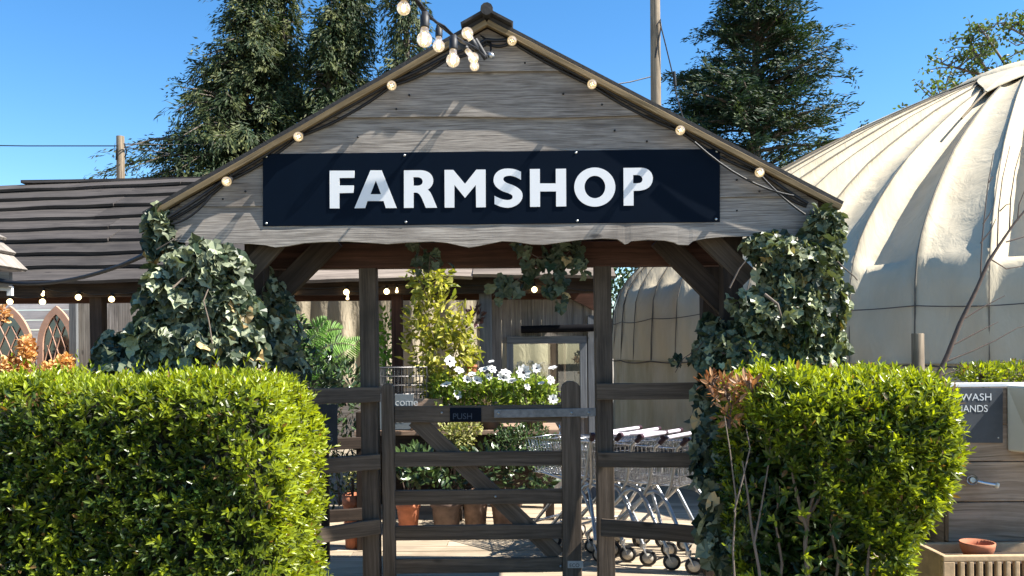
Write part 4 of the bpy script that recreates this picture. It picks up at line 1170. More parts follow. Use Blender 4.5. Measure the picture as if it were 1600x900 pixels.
def make_hedge(label, poly, yf, yb, r, n_front, n_edge, n_old, seed, group, stems, bright, hollow=None, coreshrink=0.075, ltw=(0.045, 0.0152)):
    rng = np.random.default_rng(seed)
    cx = float(np.mean([p[0] for p in poly]))
    root = thing('clipped_hedge', label, 'hedge', (cx, (yf + yb) / 2, 0), group)
    # old leaves just under the surface
    p, nn = shell(poly, yf, yb, r, int(n_old * 0.62), int(n_old * 0.38), rng, back=int(n_old * 0.1))
    p = p + nn * (bump3(p, 8, seed)[:, None] * 0.022 - rng.uniform(0.0, 0.075, (len(p), 1)))
    if hollow is not None:
        k = ~hollow(p); p, nn = p[k], nn[k]
    n = len(p)
    ax_ = nn * 0.5 + np.array([0, 0, 0.5]) + rng.normal(size=(n, 3)) * 0.7; nr_ = nn * 0.8 + np.array([0, 0, 0.7]) + rng.normal(size=(n, 3)) * 0.6
    A = [p, ax_, nr_, rng.uniform(0.8, 1.25, n) * ltw[0], rng.uniform(0.85, 1.25, n) * ltw[1], rng.uniform(0, 0.22, n)]
    # leafy shoots standing out of the surface
    p, nn = shell(poly, yf, yb, r, n_front, n_edge, rng)
    if hollow is not None:
        k = ~hollow(p); p, nn = p[k], nn[k]
    n = len(p); up = np.clip(nn[:, 2], 0, 1); sideR = np.clip(nn[:, 0], 0, 1)
    p = p + nn * (bump3(p, 8, seed)[:, None] * 0.022 - rng.uniform(0.0, 0.03, (n, 1)))
    dirv = unit(nn * 0.75 + np.array([0, 0, 0.65]) + rng.normal(size=(n, 3)) * 0.33)
    slen = rng.uniform(0.02, 0.055, n) * (1 + 0.35 * up) * np.where(rng.random(n) < 0.04, rng.uniform(1.6, 2.8, n), 1)
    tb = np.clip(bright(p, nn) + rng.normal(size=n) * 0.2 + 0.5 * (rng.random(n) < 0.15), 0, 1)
    K = 8; phi0 = rng.uniform(0, 6.28, n)
    a1 = unit(np.cross(dirv, rng.normal(size=(n, 3)))); a2 = np.cross(dirv, a1)
    for k in range(K):
        t = (k + 0.5) / K; ph = phi0 + k * 2.4
        rad = a1 * np.cos(ph)[:, None] + a2 * np.sin(ph)[:, None]
        ang = 1.25 - 0.85 * t
        lax = dirv * math.cos(ang) + rad * math.sin(ang) + rng.normal(size=(n, 3)) * 0.1
        lnr = dirv * math.sin(ang) - rad * math.cos(ang) + rng.normal(size=(n, 3)) * 0.15
        A[0] = np.concatenate([A[0], p + dirv * (slen * t)[:, None]]); A[1] = np.concatenate([A[1], lax]); A[2] = np.concatenate([A[2], lnr])
        sz = rng.uniform(0.6, 1.25, n) * (1.1 - 0.45 * t)
        A[3] = np.concatenate([A[3], sz * ltw[0]]); A[4] = np.concatenate([A[4], sz * ltw[1]])
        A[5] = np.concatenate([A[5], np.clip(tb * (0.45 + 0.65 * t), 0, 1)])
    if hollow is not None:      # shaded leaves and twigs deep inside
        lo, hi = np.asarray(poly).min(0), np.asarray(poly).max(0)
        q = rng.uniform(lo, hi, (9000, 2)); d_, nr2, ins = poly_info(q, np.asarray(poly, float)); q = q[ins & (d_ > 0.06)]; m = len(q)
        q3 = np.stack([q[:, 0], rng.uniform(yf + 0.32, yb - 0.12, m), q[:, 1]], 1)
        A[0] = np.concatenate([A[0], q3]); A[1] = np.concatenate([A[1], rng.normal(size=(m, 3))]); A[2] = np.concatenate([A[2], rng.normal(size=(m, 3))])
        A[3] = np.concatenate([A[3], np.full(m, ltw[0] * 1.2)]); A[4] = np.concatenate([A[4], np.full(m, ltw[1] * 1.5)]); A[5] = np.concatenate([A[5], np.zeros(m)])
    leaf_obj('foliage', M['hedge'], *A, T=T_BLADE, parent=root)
    # added dark core that blocks light and paints inner shade, then the woody stems
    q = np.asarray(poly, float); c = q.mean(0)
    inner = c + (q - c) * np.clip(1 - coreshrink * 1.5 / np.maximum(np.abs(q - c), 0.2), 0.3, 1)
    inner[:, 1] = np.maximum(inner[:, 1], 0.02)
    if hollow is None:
        mb = MB(); mb.prism([(a, yf + coreshrink, b) for a, b in inner], (0, yb - yf - 2 * coreshrink, 0)); part(mb, 'light_block_core', M['core'], root)
    sticks('stem', M['palebark'], stems, root, 6)
    return root
def pxpoly(pts, Y):
    return [(lambda v: (v.x, v.z))(P(a, b, Y)) for a, b in pts]
YL = 3.3
pl = pxpoly([(-420, 613), (0, 614), (200, 612), (300, 610), (352, 610), (382, 616), (400, 638), (409, 684), (422, 744), (425, 804), (428, 864), (418, 934), (410, 1105), (-420, 1105)], YL)
def lit_growthL(p, n): return 0.11 + 0.72 * np.clip(n[:, 2], 0, 1) ** 0.7 + 0.62 * np.clip(n[:, 0], 0, 1) ** 0.8 + 0.25 * (np.sin(p[:, 0] * 5 + p[:, 2] * 7) > 0.75)  # lime new growth, with sunlight painted on the top and right end
rng0 = random.Random(17)
stL = [([Vector((x, 3.7, 0)), Vector((x + rng0.uniform(-.05, .05), 3.68, 0.4)), Vector((x + rng0.uniform(-.1, .1), 3.66, 0.9))], 0.02, 0.008) for x in np.linspace(-3.2, -1.15, 12)]
make_hedge('long square clipped glossy hedge with lime green new shoots beside the gate', pl, YL, 4.15, 0.13, 3000, 3300, 11000, 3, 'clipped hedges', stL, lit_growthL)
YRH = 3.5
pr = pxpoly([(1196, 640), (1210, 612), (1235, 601), (1330, 596), (1430, 597), (1476, 601), (1508, 616), (1526, 648), (1533, 692), (1524, 745), (1494, 800), (1458, 850), (1436, 930), (1445, 1070), (1290, 1070), (1210, 1070), (1196, 900), (1192, 700)], YRH)
def lit_growthR(p, n): return 0.27 + 0.7 * np.clip(n[:, 2], 0, 1) ** 0.7 + 0.5 * np.clip(n[:, 0], 0, 1) + 0.3 * (np.sin(p[:, 0] * 6 + 1) * np.sin(p[:, 2] * 6) > 0.3)  # same painted sunlight on top and right side, over lime shoots
hx = [P(1190, 0, YRH).x, P(1255, 0, YRH).x, P(1330, 0, YRH).x, P(1400, 0, YRH).x, P(1420, 0, YRH).x]
hz = [P(1300, y, YRH).z for y in (690, 760, 830, 900, 960)]
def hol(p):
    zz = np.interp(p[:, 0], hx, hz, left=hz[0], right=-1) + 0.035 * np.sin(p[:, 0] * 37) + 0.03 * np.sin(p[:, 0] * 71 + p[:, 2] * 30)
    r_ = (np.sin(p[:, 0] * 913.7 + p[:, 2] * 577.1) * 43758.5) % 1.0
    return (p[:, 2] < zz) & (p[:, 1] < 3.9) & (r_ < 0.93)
def stemR(pts, r0, r1, Y=3.62): return ([P(a, b, Y + 0.02 * i) for i, (a, b) in enumerate(pts)], r0, r1)
stR = [stemR([(1262, 960), (1262, 900), (1258, 850), (1262, 810), (1272, 770), (1278, 720)], 0.012, 0.005), stemR([(1262, 830), (1250, 790), (1240, 750), (1232, 700)], 0.009, 0.004),
       stemR([(1268, 800), (1285, 770), (1300, 740)], 0.007, 0.003), stemR([(1195, 960), (1186, 890), (1175, 830), (1168, 770), (1160, 720)], 0.008, 0.003, 3.55), stemR([(1178, 850), (1190, 790), (1200, 730), (1205, 690)], 0.005, 0.002, 3.56),
       stemR([(1150, 940), (1145, 860), (1150, 780), (1140, 700), (1132, 650)], 0.005, 0.002, 3.5), stemR([(1352, 940), (1356, 880), (1360, 830)], 0.008, 0.004), stemR([(1147, 800), (1160, 750), (1172, 700), (1166, 670)], 0.004, 0.002, 3.5),
       stemR([(1215, 950), (1222, 880), (1212, 820), (1218, 760)], 0.008, 0.004, 3.8), stemR([(1300, 950), (1310, 880), (1296, 820), (1310, 770)], 0.008, 0.004, 3.8)]
make_hedge('rounded clipped hedge with bare stems showing underneath, beside the wash basin planter', pr, YRH, 4.3, 0.2, 1350, 1700, 6000, 5, 'clipped hedges', stR, lit_growthR, hollow=hol, ltw=(0.05, 0.0165))

# ------------------------------------------------------------------ bushes, ivy
def blob_pts(blobs, per, rng, shellness=0.55, facing=None):
    """blobs: (centre, radii, weight); points scattered through the outer part of each"""
    Ps, Ns = [], []
    for c, r_, wgt in blobs:
        n = int(per * wgt); d = rnd_dirs(n, rng)
        if facing is not None:
            f = np.asarray(facing, float); flip = (d @ f) < -0.35; d[flip] *= -1
        s = 1 - (1 - shellness) * rng.random((n, 1)) ** 1.5
        lump = 1 + 0.16 * (np.sin(d[:, 0] * 5 + c[0] * 9) * np.sin(d[:, 2] * 6 + c[2] * 7))[:, None]
        Ps.append(np.asarray(c) + d * np.asarray(r_) * s * lump); Ns.append(unit(d / np.asarray(r_)))
    return np.concatenate(Ps), np.concatenate(Ns)
def pb(px, py, Y, rx, ry, rd, wgt):
    c = P(px, py, Y); return (tuple(c), (rx * Y / F, rd, ry * Y / F), wgt)
def make_ivy(label, blobs, per, size, seed, stems=(), group='ivy climbing on the porch', mat='ivy', core=True, facing=(0.2, -1, 0.15), brown=14, young=None):
    rng = np.random.default_rng(seed); c0 = blobs[0][0]
    root = thing('climbing_ivy', label, 'ivy', (c0[0], c0[1], c0[2]), group)
    p, nn = blob_pts(blobs, per, rng, 0.62, facing); n = len(p)
    # leaves come in bunches
    k = rng.integers(0, n, n); p = p * 0.45 + (p[k // 5 * 5 % n] if False else p) * 0.55
    ax_ = np.array([0, 0, -0.8]) + nn * 0.35 + rng.normal(size=(n, 3)) * 0.45
    nr_ = nn * 0.6 + np.array([0.25, -0.35, 0.4]) + rng.normal(size=(n, 3)) * 0.62
    s = rng.uniform(0.55, 1.25, n) * size
    t = rng.random(n) ** 1.7
    leaf_obj('leaves', M[mat], p, ax_, nr_, s, s * rng.uniform(0.85, 1.1, n), t, T_IVY, root)
    if core:
        import mathutils
        pts = []
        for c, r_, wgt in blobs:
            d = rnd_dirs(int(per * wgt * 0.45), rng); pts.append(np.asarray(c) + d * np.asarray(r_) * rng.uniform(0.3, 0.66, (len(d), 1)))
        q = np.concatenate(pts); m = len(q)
        leaf_obj('inner_leaves', M[mat], q, rng.normal(size=(m, 3)), rng.normal(size=(m, 3)), size * 1.3, size * 1.3, np.zeros(m), T_IVY, root)  # darkest tint paints the shade in gaps between the outer leaves
    ss = list(stems)
    for c, r_, wgt in blobs:
        for _ in range(3):
            d = rnd_dirs(3, rng); d[:, 1] = -np.abs(d[:, 1])
            ss.append(([Vector(np.asarray(c) + v * np.asarray(r_) * 0.85) for v in d], 0.005, 0.003))
    sticks('stem', M['palebark'], ss, root, 5)
    return root
YI = 4.45
make_ivy('large leaved pale green ivy smothering the porch post above the long square hedge',
         [pb(325, 418, YI, 58, 38, 0.17, 0.8), pb(282, 462, YI, 52, 52, 0.18, 0.8), pb(352, 475, YI, 44, 54, 0.18, 0.8), pb(266, 530, YI, 56, 46, 0.2, 0.9), pb(345, 545, YI, 66, 46, 0.22, 1.0), pb(235, 600, YI, 70, 50, 0.25, 0.6), pb(350, 610, YI, 76, 50, 0.25, 0.7),
          pb(256, 372, 4.6, 24, 26, 0.1, 0.18), pb(250, 345, 4.55, 12, 18, 0.06, 0.08)], 470, 0.08, 41,
         stems=[([P(326, 590, 4.24), P(333, 545, 4.22), P(326, 500, 4.22), P(318, 470, 4.24), P(326, 450, 4.28), P(340, 425, 4.34)], 0.0045, 0.003), ([P(270, 450, 4.22), P(285, 436, 4.25), P(300, 425, 4.3)], 0.006, 0.004), ([P(245, 390, 4.45), P(262, 380, 4.4), P(280, 370, 4.4)], 0.004, 0.002)])
make_ivy('shaded dark ivy under the porch brace next to the ferns', [pb(418, 500, 4.85, 42, 85, 0.2, 1.2), pb(425, 590, 4.9, 55, 60, 0.22, 1.0), pb(210, 560, 4.9, 50, 45, 0.25, 0.8)], 260, 0.075, 42)
make_ivy('dense small leaved ivy hanging from the roof corner down to the rounded hedge',
         [pb(1238, 425, YI, 62, 52, 0.18, 1.0), pb(1220, 495, YI, 80, 60, 0.24, 1.7), pb(1255, 545, YI, 62, 58, 0.22, 1.1), pb(1180, 560, YI, 85, 55, 0.24, 1.3), pb(1285, 352, 4.52, 26, 24, 0.12, 0.35), pb(1282, 395, 4.5, 26, 40, 0.14, 0.5), pb(1200, 385, 4.55, 40, 20, 0.12, 0.3), pb(1290, 470, YI, 26, 60, 0.14, 0.4)],
         430, 0.062, 43, mat='ivysmall',
         stems=[([P(1300, 400, 4.4), P(1318, 418, 4.35), P(1335, 432, 4.3), P(1340, 438, 4.3)], 0.004, 0.003), ([P(1195, 460, 4.22), P(1215, 475, 4.18), P(1222, 500, 4.2)], 0.009, 0.005), ([P(1140, 450, 4.3), P(1155, 420, 4.3), P(1165, 408, 4.3)], 0.005, 0.003)])
make_ivy('dark large leaved ivy between the dark rails and the rounded hedge', [pb(1120, 640, 4.5, 38, 60, 0.16, 0.8), pb(1128, 720, 4.4, 42, 80, 0.2, 1.1), pb(1150, 820, 4.2, 62, 85, 0.25, 1.5), pb(1120, 540, 4.7, 28, 50, 0.12, 0.4), pb(1240, 840, 4.3, 90, 90, 0.2, 0.9), pb(1175, 700, 4.25, 50, 75, 0.2, 1.1)], 240, 0.088, 44)
# trailing sprays
def trail(label, paths, size, seed, per=26):
    rng = np.random.default_rng(seed); pos = []; ss = []
    root = thing('climbing_ivy', label, 'ivy', tuple(paths[0][0]), 'ivy climbing on the porch')
    for pts in paths:
        ss.append((pts, 0.004, 0.0025))
        for i in range(len(pts) - 1):
            for _ in range(per): pos.append(np.array(pts[i].lerp(pts[i + 1], rng.random())) + rng.normal(size=3) * 0.03)
    pos = np.array(pos); n = len(pos)
    s = rng.uniform(0.6, 1.2, n) * size
    leaf_obj('leaves', M['ivy'], pos, np.array([0, 0, -0.8]) + rng.normal(size=(n, 3)) * 0.6, np.array([0.2, -0.9, 0.3]) + rng.normal(size=(n, 3)) * 0.45, s, s, rng.random(n) * 0.3, T_IVY, root)
    sticks('stem', M['twig'], ss, root, 4); return root
trail('shaded ivy tendrils dangling from the middle of the porch beam', [[P(800, 380, 4.8), P(840, 402, 4.8), P(885, 398, 4.8), P(900, 382, 4.8)], [P(850, 400, 4.8), P(870, 425, 4.8), P(868, 448, 4.85), P(880, 468, 4.85)], [P(835, 420, 4.9), P(805, 440, 4.9), P(770, 462, 4.9)], [P(910, 385, 4.8), P(905, 412, 4.8)]], 0.07, 45, 12)
trail('ivy sprig hanging from the porch beam over the yellow green shrub', [[P(655, 384, 4.8), P(672, 398, 4.8), P(670, 432, 4.82)], [P(672, 400, 4.8), P(684, 412, 4.8)]], 0.062, 46, 7)
trail('thin dark ivy spray reaching sideways over the top rail towards the trolleys', [[P(1110, 520, 4.55), P(1090, 545, 4.52), P(1068, 560, 4.5), P(1055, 582, 4.5)]], 0.04, 47, 7)

def bush(name, label, cat, blobs, per, ln, wd, mat, seed, T=T_OVAL, tintp=1.0, up=0.5, group=None, loc=None, stems=True, droop=0.0, shellness=0.4):
    rng = np.random.default_rng(seed); c0 = blobs[0][0]; zb = min(b[0][2] - b[1][2] for b in blobs)
    root = thing(name, label, cat, loc or (c0[0], c0[1], max(zb, 0)), group)
    p, nn = blob_pts(blobs, per, rng, shellness); n = len(p)
    p[:, 2] = np.maximum(p[:, 2], 0.02)
    ax_ = nn * 0.8 + np.array([0, 0, up - droop]) + rng.normal(size=(n, 3)) * 0.6; nr_ = nn * 0.5 + np.array([0, 0, 0.8]) + rng.normal(size=(n, 3)) * 0.5
    s = rng.uniform(0.65, 1.25, n)
    leaf_obj('foliage', M[mat], p, ax_, nr_, s * ln, s * wd, rng.random(n) ** tintp, T, root)
    if stems:
        ss = []
        for c, r_, wgt in blobs:
            b = Vector((c[0], c[1], max(c[2] - r_[2], root.location.z)))
            for _ in range(6):
                d = rnd_dirs(1, rng)[0]; e = Vector(np.asarray(c) + d * np.asarray(r_) * 0.85); ss.append(([b, b.lerp(e, 0.5) + Vector((0, 0, 0.03)), e], 0.006, 0.002))
        sticks('stem', M['twig'], ss, root, 4)
    return root
bush('orange_shrub', 'orange leaved shrub climbing in front of the arched mirror nearest the hut', 'shrub', [pb(14, 578, 10.5, 30, 20, 0.25, 1.0), pb(42, 548, 10.5, 8, 22, 0.15, 0.5), pb(3, 492, 10.6, 7, 14, 0.08, 0.12), pb(20, 640, 10.5, 40, 40, 0.25, 0.5)], 620, 0.062, 0.05, 'orange', 51, group='orange shrubs')
bush('orange_shrub', 'golden orange shrub filling the foot of the arched mirror by the grey stud', 'shrub', [pb(90, 582, 10.45, 24, 16, 0.22, 1.0), pb(100, 566, 10.45, 10, 9, 0.12, 0.3), pb(85, 630, 10.45, 30, 40, 0.25, 0.6)], 620, 0.062, 0.05, 'orange', 52, tintp=0.4, group='orange shrubs')
bush('pieris_shrub', 'copper leaved shrub poking out between the dark rails and the rounded hedge', 'shrub', [pb(1142, 612, 3.85, 32, 22, 0.1, 1.0), pb(1112, 596, 3.85, 18, 8, 0.06, 0.25), pb(1172, 604, 3.7, 26, 14, 0.06, 0.4), pb(1140, 648, 3.85, 22, 22, 0.08, 0.35)], 105, 0.05, 0.017, 'copperleaf', 53, T=T_BLADE, loc=(P(1150, 700, 3.85).x, 3.85, 0))
bush('climbing_shrub', 'tall yellow green shrub lit by the sun behind the wire basket', 'shrub', [pb(672, 440, 7.15, 36, 34, 0.18, 0.8), pb(680, 500, 7.15, 45, 45, 0.2, 1.1), pb(700, 555, 7.1, 48, 45, 0.22, 1.1), pb(668, 412, 7.15, 18, 18, 0.1, 0.25), pb(655, 530, 7.2, 26, 60, 0.16, 0.6), pb(722, 520, 7.15, 22, 40, 0.16, 0.5), pb(695, 610, 7.1, 40, 35, 0.2, 0.5)], 260, 0.085, 0.036, 'yellow', 54, T=T_OVAL, up=0.2, loc=(P(690, 700, 7.15).x, 7.15, 0.76))
bush('leafy_shrub', 'shaded green shrub glimpsed behind the gate post and the red barn post', 'shrub', [pb(603, 530, 8.2, 14, 50, 0.15, 0.6), pb(602, 590, 8.2, 16, 40, 0.15, 0.5)], 280, 0.07, 0.03, 'fern', 55, up=0.2)
bush('dark_shrub', 'dark bushy shrub filling the corner beneath the ferns', 'shrub', [pb(480, 590, 5.7, 60, 48, 0.25, 1.2), pb(540, 600, 5.9, 35, 34, 0.2, 0.7), pb(455, 540, 5.6, 30, 50, 0.2, 0.6), pb(520, 640, 6.2, 60, 30, 0.2, 0.5), pb(530, 690, 7.3, 50, 40, 0.2, 0.8), pb(530, 750, 7.3, 50, 40, 0.2, 0.8)], 380, 0.06, 0.022, 'darkleaf', 56, T=T_BLADE, tintp=2)
bush('leafy_shrub', 'distant green shrub filling the gap between the barn end and the yurt', 'shrub', [pb(960, 470, 12.6, 70, 60, 0.5, 1.6), pb(930, 430, 12.8, 50, 40, 0.4, 1.0)], 420, 0.09, 0.05, 'darkleaf', 64, stems=False, loc=(P(960, 470, 12.6).x, 12.6, 0))
bush('purple_shrub', 'dark purple leaved sprig against the tarpaulin beside the grey barn post', 'shrub', [pb(742, 498, 7.5, 12, 16, 0.08, 0.35)], 120, 0.075, 0.028, 'purple', 57, T=T_BLADE, loc=(P(742, 560, 7.5).x, 7.5, 0.76))
bush('box_shrub', 'low lime green shrub growing on top of the wash basin planter', 'shrub', [pb(1530, 585, 4.75, 38, 18, 0.14, 1.2), pb(1585, 585, 4.75, 36, 18, 0.14, 1.1), pb(1640, 585, 4.75, 36, 18, 0.14, 0.8)], 520, 0.03, 0.011, 'hedge', 58, T=T_BLADE, tintp=0.5, up=0.9, loc=(P(1560, 600, 4.75).x, 4.75, 1.22))
bush('variegated_shrub', 'cream and green variegated shrub spilling below the gate top rail', 'shrub', [pb(712, 680, 6.65, 34, 26, 0.16, 1.2), pb(735, 665, 6.65, 20, 14, 0.1, 0.35), pb(715, 712, 6.65, 22, 18, 0.12, 0.4)], 420, 0.034, 0.022, 'variegated', 59, tintp=0.7)
bush('dark_shrub', 'dark small leaved shrub behind the metal hinge strap of the gate', 'shrub', [pb(825, 688, 6.65, 48, 28, 0.18, 1.5), pb(790, 690, 6.7, 26, 22, 0.15, 0.6)], 420, 0.03, 0.02, 'darkleaf', 60)

# fern
def fern(label, px, py, Y, n, seed, tips):
    rng = np.random.default_rng(seed); c = P(px, py, Y); root = thing('fern', label, 'fern', tuple(c), 'ferns'); A = [[], [], [], [], [], []]; ss = []
    for (tx_, ty_, hump) in tips:
        e = P(tx_, ty_, Y + rng.uniform(-0.15, 0.15)); pts = []
        for t in np.linspace(0, 1, 14):
            q = c.lerp(e, t); q.z += hump * math.sin(t * math.pi) ; pts.append(q)
        ss.append((pts, 0.004, 0.0015))
        L_ = sum((a - b).length for a, b in zip(pts, pts[1:]))
        m = int(L_ / 0.021)
        for k in range(m):
            t = 0.16 + 0.84 * k / m; i = min(int(t * 13), 12); q = pts[i].lerp(pts[i + 1], t * 13 - i); tg = (pts[i + 1] - pts[i]).normalized()
            sd_ = tg.cross(Vector((0.15, -0.75, 0.6))).normalized()
            for s in (-1, 1):
                A[0].append(q); A[1].append(sd_ * s + tg * 0.35 + Vector((0, 0, -0.12))); A[2].append(Vector((0.1, -0.7, 0.7)) + Vector(rng.normal(size=3)) * 0.1)
                A[3].append(L_ * 0.24 * math.sin(math.pi * min(1, (t * 0.86 + 0.12))) ** 0.8 + 0.01); A[4].append(0.0135); A[5].append(rng.uniform(0.3, 1))
    leaf_obj('frond', M['fern'], *[np.array(a) for a in A], T=T_BLADE, parent=root); sticks('rachis', M['twig'], ss, root, 4)
fern('sunlit fern with arching fronds left of the gate post, topmost of the corner planting', 470, 575, 6.1, 6, 61, [(535, 515, 0.1), (512, 498, 0.06), (470, 490, 0.02), (555, 540, 0.08), (440, 520, 0.08), (500, 560, 0.08)])
fern('lower sunlit fern with fronds reaching to the gate post', 480, 620, 6.2, 6, 62, [(565, 530, 0.05), (545, 568, 0.08), (530, 590, 0.08), (500, 548, 0.06), (460, 560, 0.06)])

# bare sapling and round post at the right
sap = thing('bare_sapling', 'leafless brown sapling leaning across the yurt behind the rounded hedge', 'tree', (P(1455, 620, 4.75).x, 4.75, 0))
def sp(pts, Y=4.75): return [P(a, b, Y) for a, b in pts]
mb = MB(); tr = sp([(1440, 640), (1466, 586), (1480, 556), (1500, 505), (1526, 452), (1545, 408), (1562, 382), (1584, 350), (1612, 316), (1640, 280)]); tr = [Vector((tr[0].x - 0.1, 4.75, 0.0))] + tr
mb.tube(tr, [0.02, 0.018, 0.016, 0.0145, 0.013, 0.0115, 0.01, 0.008, 0.0065, 0.005, 0.003], 8); part(mb, 'trunk', M['twig'], sap)
bs_ = [[(1532, 436), (1534, 380), (1540, 320), (1544, 285), (1552, 240)], [(1558, 390), (1560, 330), (1566, 280), (1578, 228)], [(1577, 362), (1579, 310), (1586, 265), (1596, 230)], [(1572, 378), (1600, 370), (1640, 356)], [(1476, 566), (1520, 548), (1555, 532), (1590, 512), (1630, 505)],
       [(1508, 497), (1535, 480), (1570, 462)], [(1548, 405), (1572, 420), (1602, 415)], [(1487, 540), (1535, 515), (1560, 503)], [(1465, 588), (1510, 575), (1550, 568), (1600, 562)], [(1532, 380), (1548, 360), (1556, 342)], [(1562, 330), (1572, 320), (1580, 318)], [(1536, 350), (1546, 335), (1550, 325)], [(1545, 285), (1552, 275)], [(1590, 345), (1592, 320), (1604, 290)]]
sticks('branch', M['twig'], [(sp(b), 0.0045, 0.0018) for b in bs_], sap, 5)
pg = thing('round_post', 'short round wooden post standing behind the rounded hedge', 'post', (P(1434, 600, 4.7).x, 4.7, 0))
q = P(1434, 521, 4.7); mb = MB(); mb.tube([(q.x, 4.7, 0), (q.x, 4.7, q.z - 0.004), (q.x, 4.7, q.z)], [0.034, 0.033, 0.031], 16); part(mb, 'shaft', M['pole'], pg)
# ------------------------------------------------------------------ wash planter at the right
YW = 4.5
pw = thing('timber_planter', 'tall horizontal board planter with a white capping beside the rounded hedge', 'planter', (P(1580, 700, YW).x, YW, 0))
x0, x1 = P(1478, 700, YW).x, P(1760, 700, YW).x
ys = [606, 663, 720, 783, 846, 912, 975]
mb = MB()
for a, b in zip(ys, ys[1:]):
    za, zb = P(1560, a, YW).z, max(P(1560, b, YW).z, 0.0)
    if za > zb: mb.bar((x0, YW, (za + zb) / 2), (x1, YW, (za + zb) / 2), 0.04, za - zb - 0.008, seg=6, wob=0.001)
part(mb, 'front_board', M['planter'], pw, 0.003)
zt = P(1560, 604, YW).z
mb = MB(); mb.box((x0 - 0.01, YW - 0.03, zt), (x1, YW + 0.06, zt + 0.02)); part(mb, 'capping', M['white'], pw, 0.003)
mb = MB(); mb.box((x0, YW + 0.03, 0), (x0 + 0.04, YW + 0.7, zt - 0.01), axis=1); mb.box((x0, YW + 0.7, 0), (x1, YW + 0.74, zt - 0.01)); part(mb, 'side_board', M['planter'], pw)
mb = MB(); mb.box((x0 + 0.04, YW + 0.06, zt - 0.2), (x1, YW + 0.7, zt - 0.04)); part(mb, 'soil', M['soil'], pw)
bas = thing('wash_basin', 'cream ceramic wash basin mounted on the planter front beside the slate sign', 'basin', tuple(P(1640, 700, YW)))
mb = MB(); f0, f1 = YW - 0.026, YW - 0.27
xa, xb = P(1568, 650, YW).x, P(1740, 650, YW).x; zb_, zt_ = P(1580, 704, YW).z, P(1580, 601, YW).z
vs = [(xa, f0, zt_), (xb, f0, zt_), (xb, f1, zt_), (xa + 0.03, f1, zt_), (xa, f0, zb_), (xb, f0, zb_), (xb, f1 + 0.1, zb_), (xa + 0.07, f1 + 0.1, zb_)]
mb._add(vs, [(0, 1, 2, 3), (7, 6, 5, 4), (3, 2, 6, 7), (0, 3, 7, 4), (0, 4, 5, 1), (1, 5, 6, 2)], [[(0, 0)] * 4] * 6)
part(mb, 'bowl', M['ceramic'], bas, 0.012)
ws = thing('slate_sign', 'slate sign chalked WASH HANDS on the planter beside the cream basin', 'sign', tuple(P(1530, 692, YW - 0.03)), 'slate signs')
mb = MB(); SYW = YW - 0.034
mb.prism([P(1496, 606, SYW), P(1567, 606, SYW), P(1567, 692, SYW), P(1496, 692, SYW)], (0, 0.01, 0)); part(mb, 'slate_panel', M['slate'], ws, 0.001)
t1 = text_part('writing', 'WASH', 0.054, M['chalk'], ws, P(1501, 626, SYW - 0.0012)); t2 = text_part('writing', 'HANDS', 0.054, M['chalk'], ws, P(1494, 644, SYW - 0.0012))
for t_ in (t1, t2):
    xs_ = [v.co.x for v in t_.data.vertices]; mid = min(xs_); k = 0.165 / (max(xs_) - mid)
    for v in t_.data.vertices: v.co.x = mid + (v.co.x - mid) * k
mb = MB(); mb.lathe([(0, -0.003), (0.004, -0.002), (0.005, 0)], P(1560, 684, SYW - 0.001), 8, axis=(0, 1, 0)); part(mb, 'screw', M['screw'], ws)
tap = thing('garden_tap', 'small metal tap with a pale ended spout on the planter boards', 'tap', tuple(P(1522, 750, YW - 0.03)))
mb = MB(); mb.tube([P(1520, 750, YW - 0.02), P(1520, 750, YW - 0.09)], 0.014, 10); mb.tube([P(1521, 751, YW - 0.08), P(1538, 755, YW - 0.09), P(1556, 758, YW - 0.1)], 0.011, 10); part(mb, 'spout', M['steel'], tap)
mb = MB(); mb.lathe([(0.026, -0.008), (0.030, 0), (0.026, 0.008), (0.020, 0), (0.026, -0.008)], P(1519, 750, YW - 0.1), 16, axis=(0.3, 1, 0.1)); part(mb, 'handwheel', M['chrome'], tap)
mb = MB(); mb.lathe([(0, -0.004), (0.014, -0.003), (0.016, 0.006), (0.014, 0.014), (0, 0.015)], P(1556, 758, YW - 0.1), 12, axis=(0.9, -0.3, -0.2)); part(mb, 'nozzle', M['ceramic'], tap)
# slotted trough
YTR = 4.12
trg = thing('stone_trough', 'buff trough with a row of upright slots in front of the planter', 'trough', (P(1560, 900, YTR).x, YTR + 0.13, 0))
xa, xb = P(1474, 900, YTR).x, P(1720, 900, YTR).x; zt_ = P(1560, 868, YTR).z; d_ = 0.3
mb = MB(); mb.box((xa, YTR, zt_ - 0.03), (xb, YTR + 0.03, zt_)); mb.box((xa, YTR, 0), (xb, YTR + 0.03, 0.12)); 
x = xa; pitch = 14.4 * YTR / F; mb.box((xa, YTR, 0.118), (xa + 0.06, YTR + 0.03, zt_ - 0.028), axis=2); x = xa + 0.06 + pitch * 0.5
while x < xb:
    mb.bar((x + pitch * 0.28, YTR + 0.015, 0.118), (x + pitch * 0.28, YTR + 0.015, zt_ - 0.028), pitch * 0.55, 0.03, up=(0, 1, 0)); x += pitch
mb.box((xa, YTR + 0.03, 0), (xa + 0.03, YTR + d_, zt_), axis=1); mb.box((xa + 0.03, YTR + d_ - 0.03, 0), (xb, YTR + d_, zt_ - 0.002)); mb.box((xb - 0.03, YTR + 0.03, 0), (xb, YTR + d_ - 0.03, zt_ - 0.002), axis=1)
part(mb, 'body', M['trough'], trg, 0.006)
mb = MB(); mb.box((xa + 0.03, YTR + 0.032, 0.02), (xb - 0.03, YTR + d_ - 0.03, zt_ - 0.05)); part(mb, 'soil', M['soil'], trg)
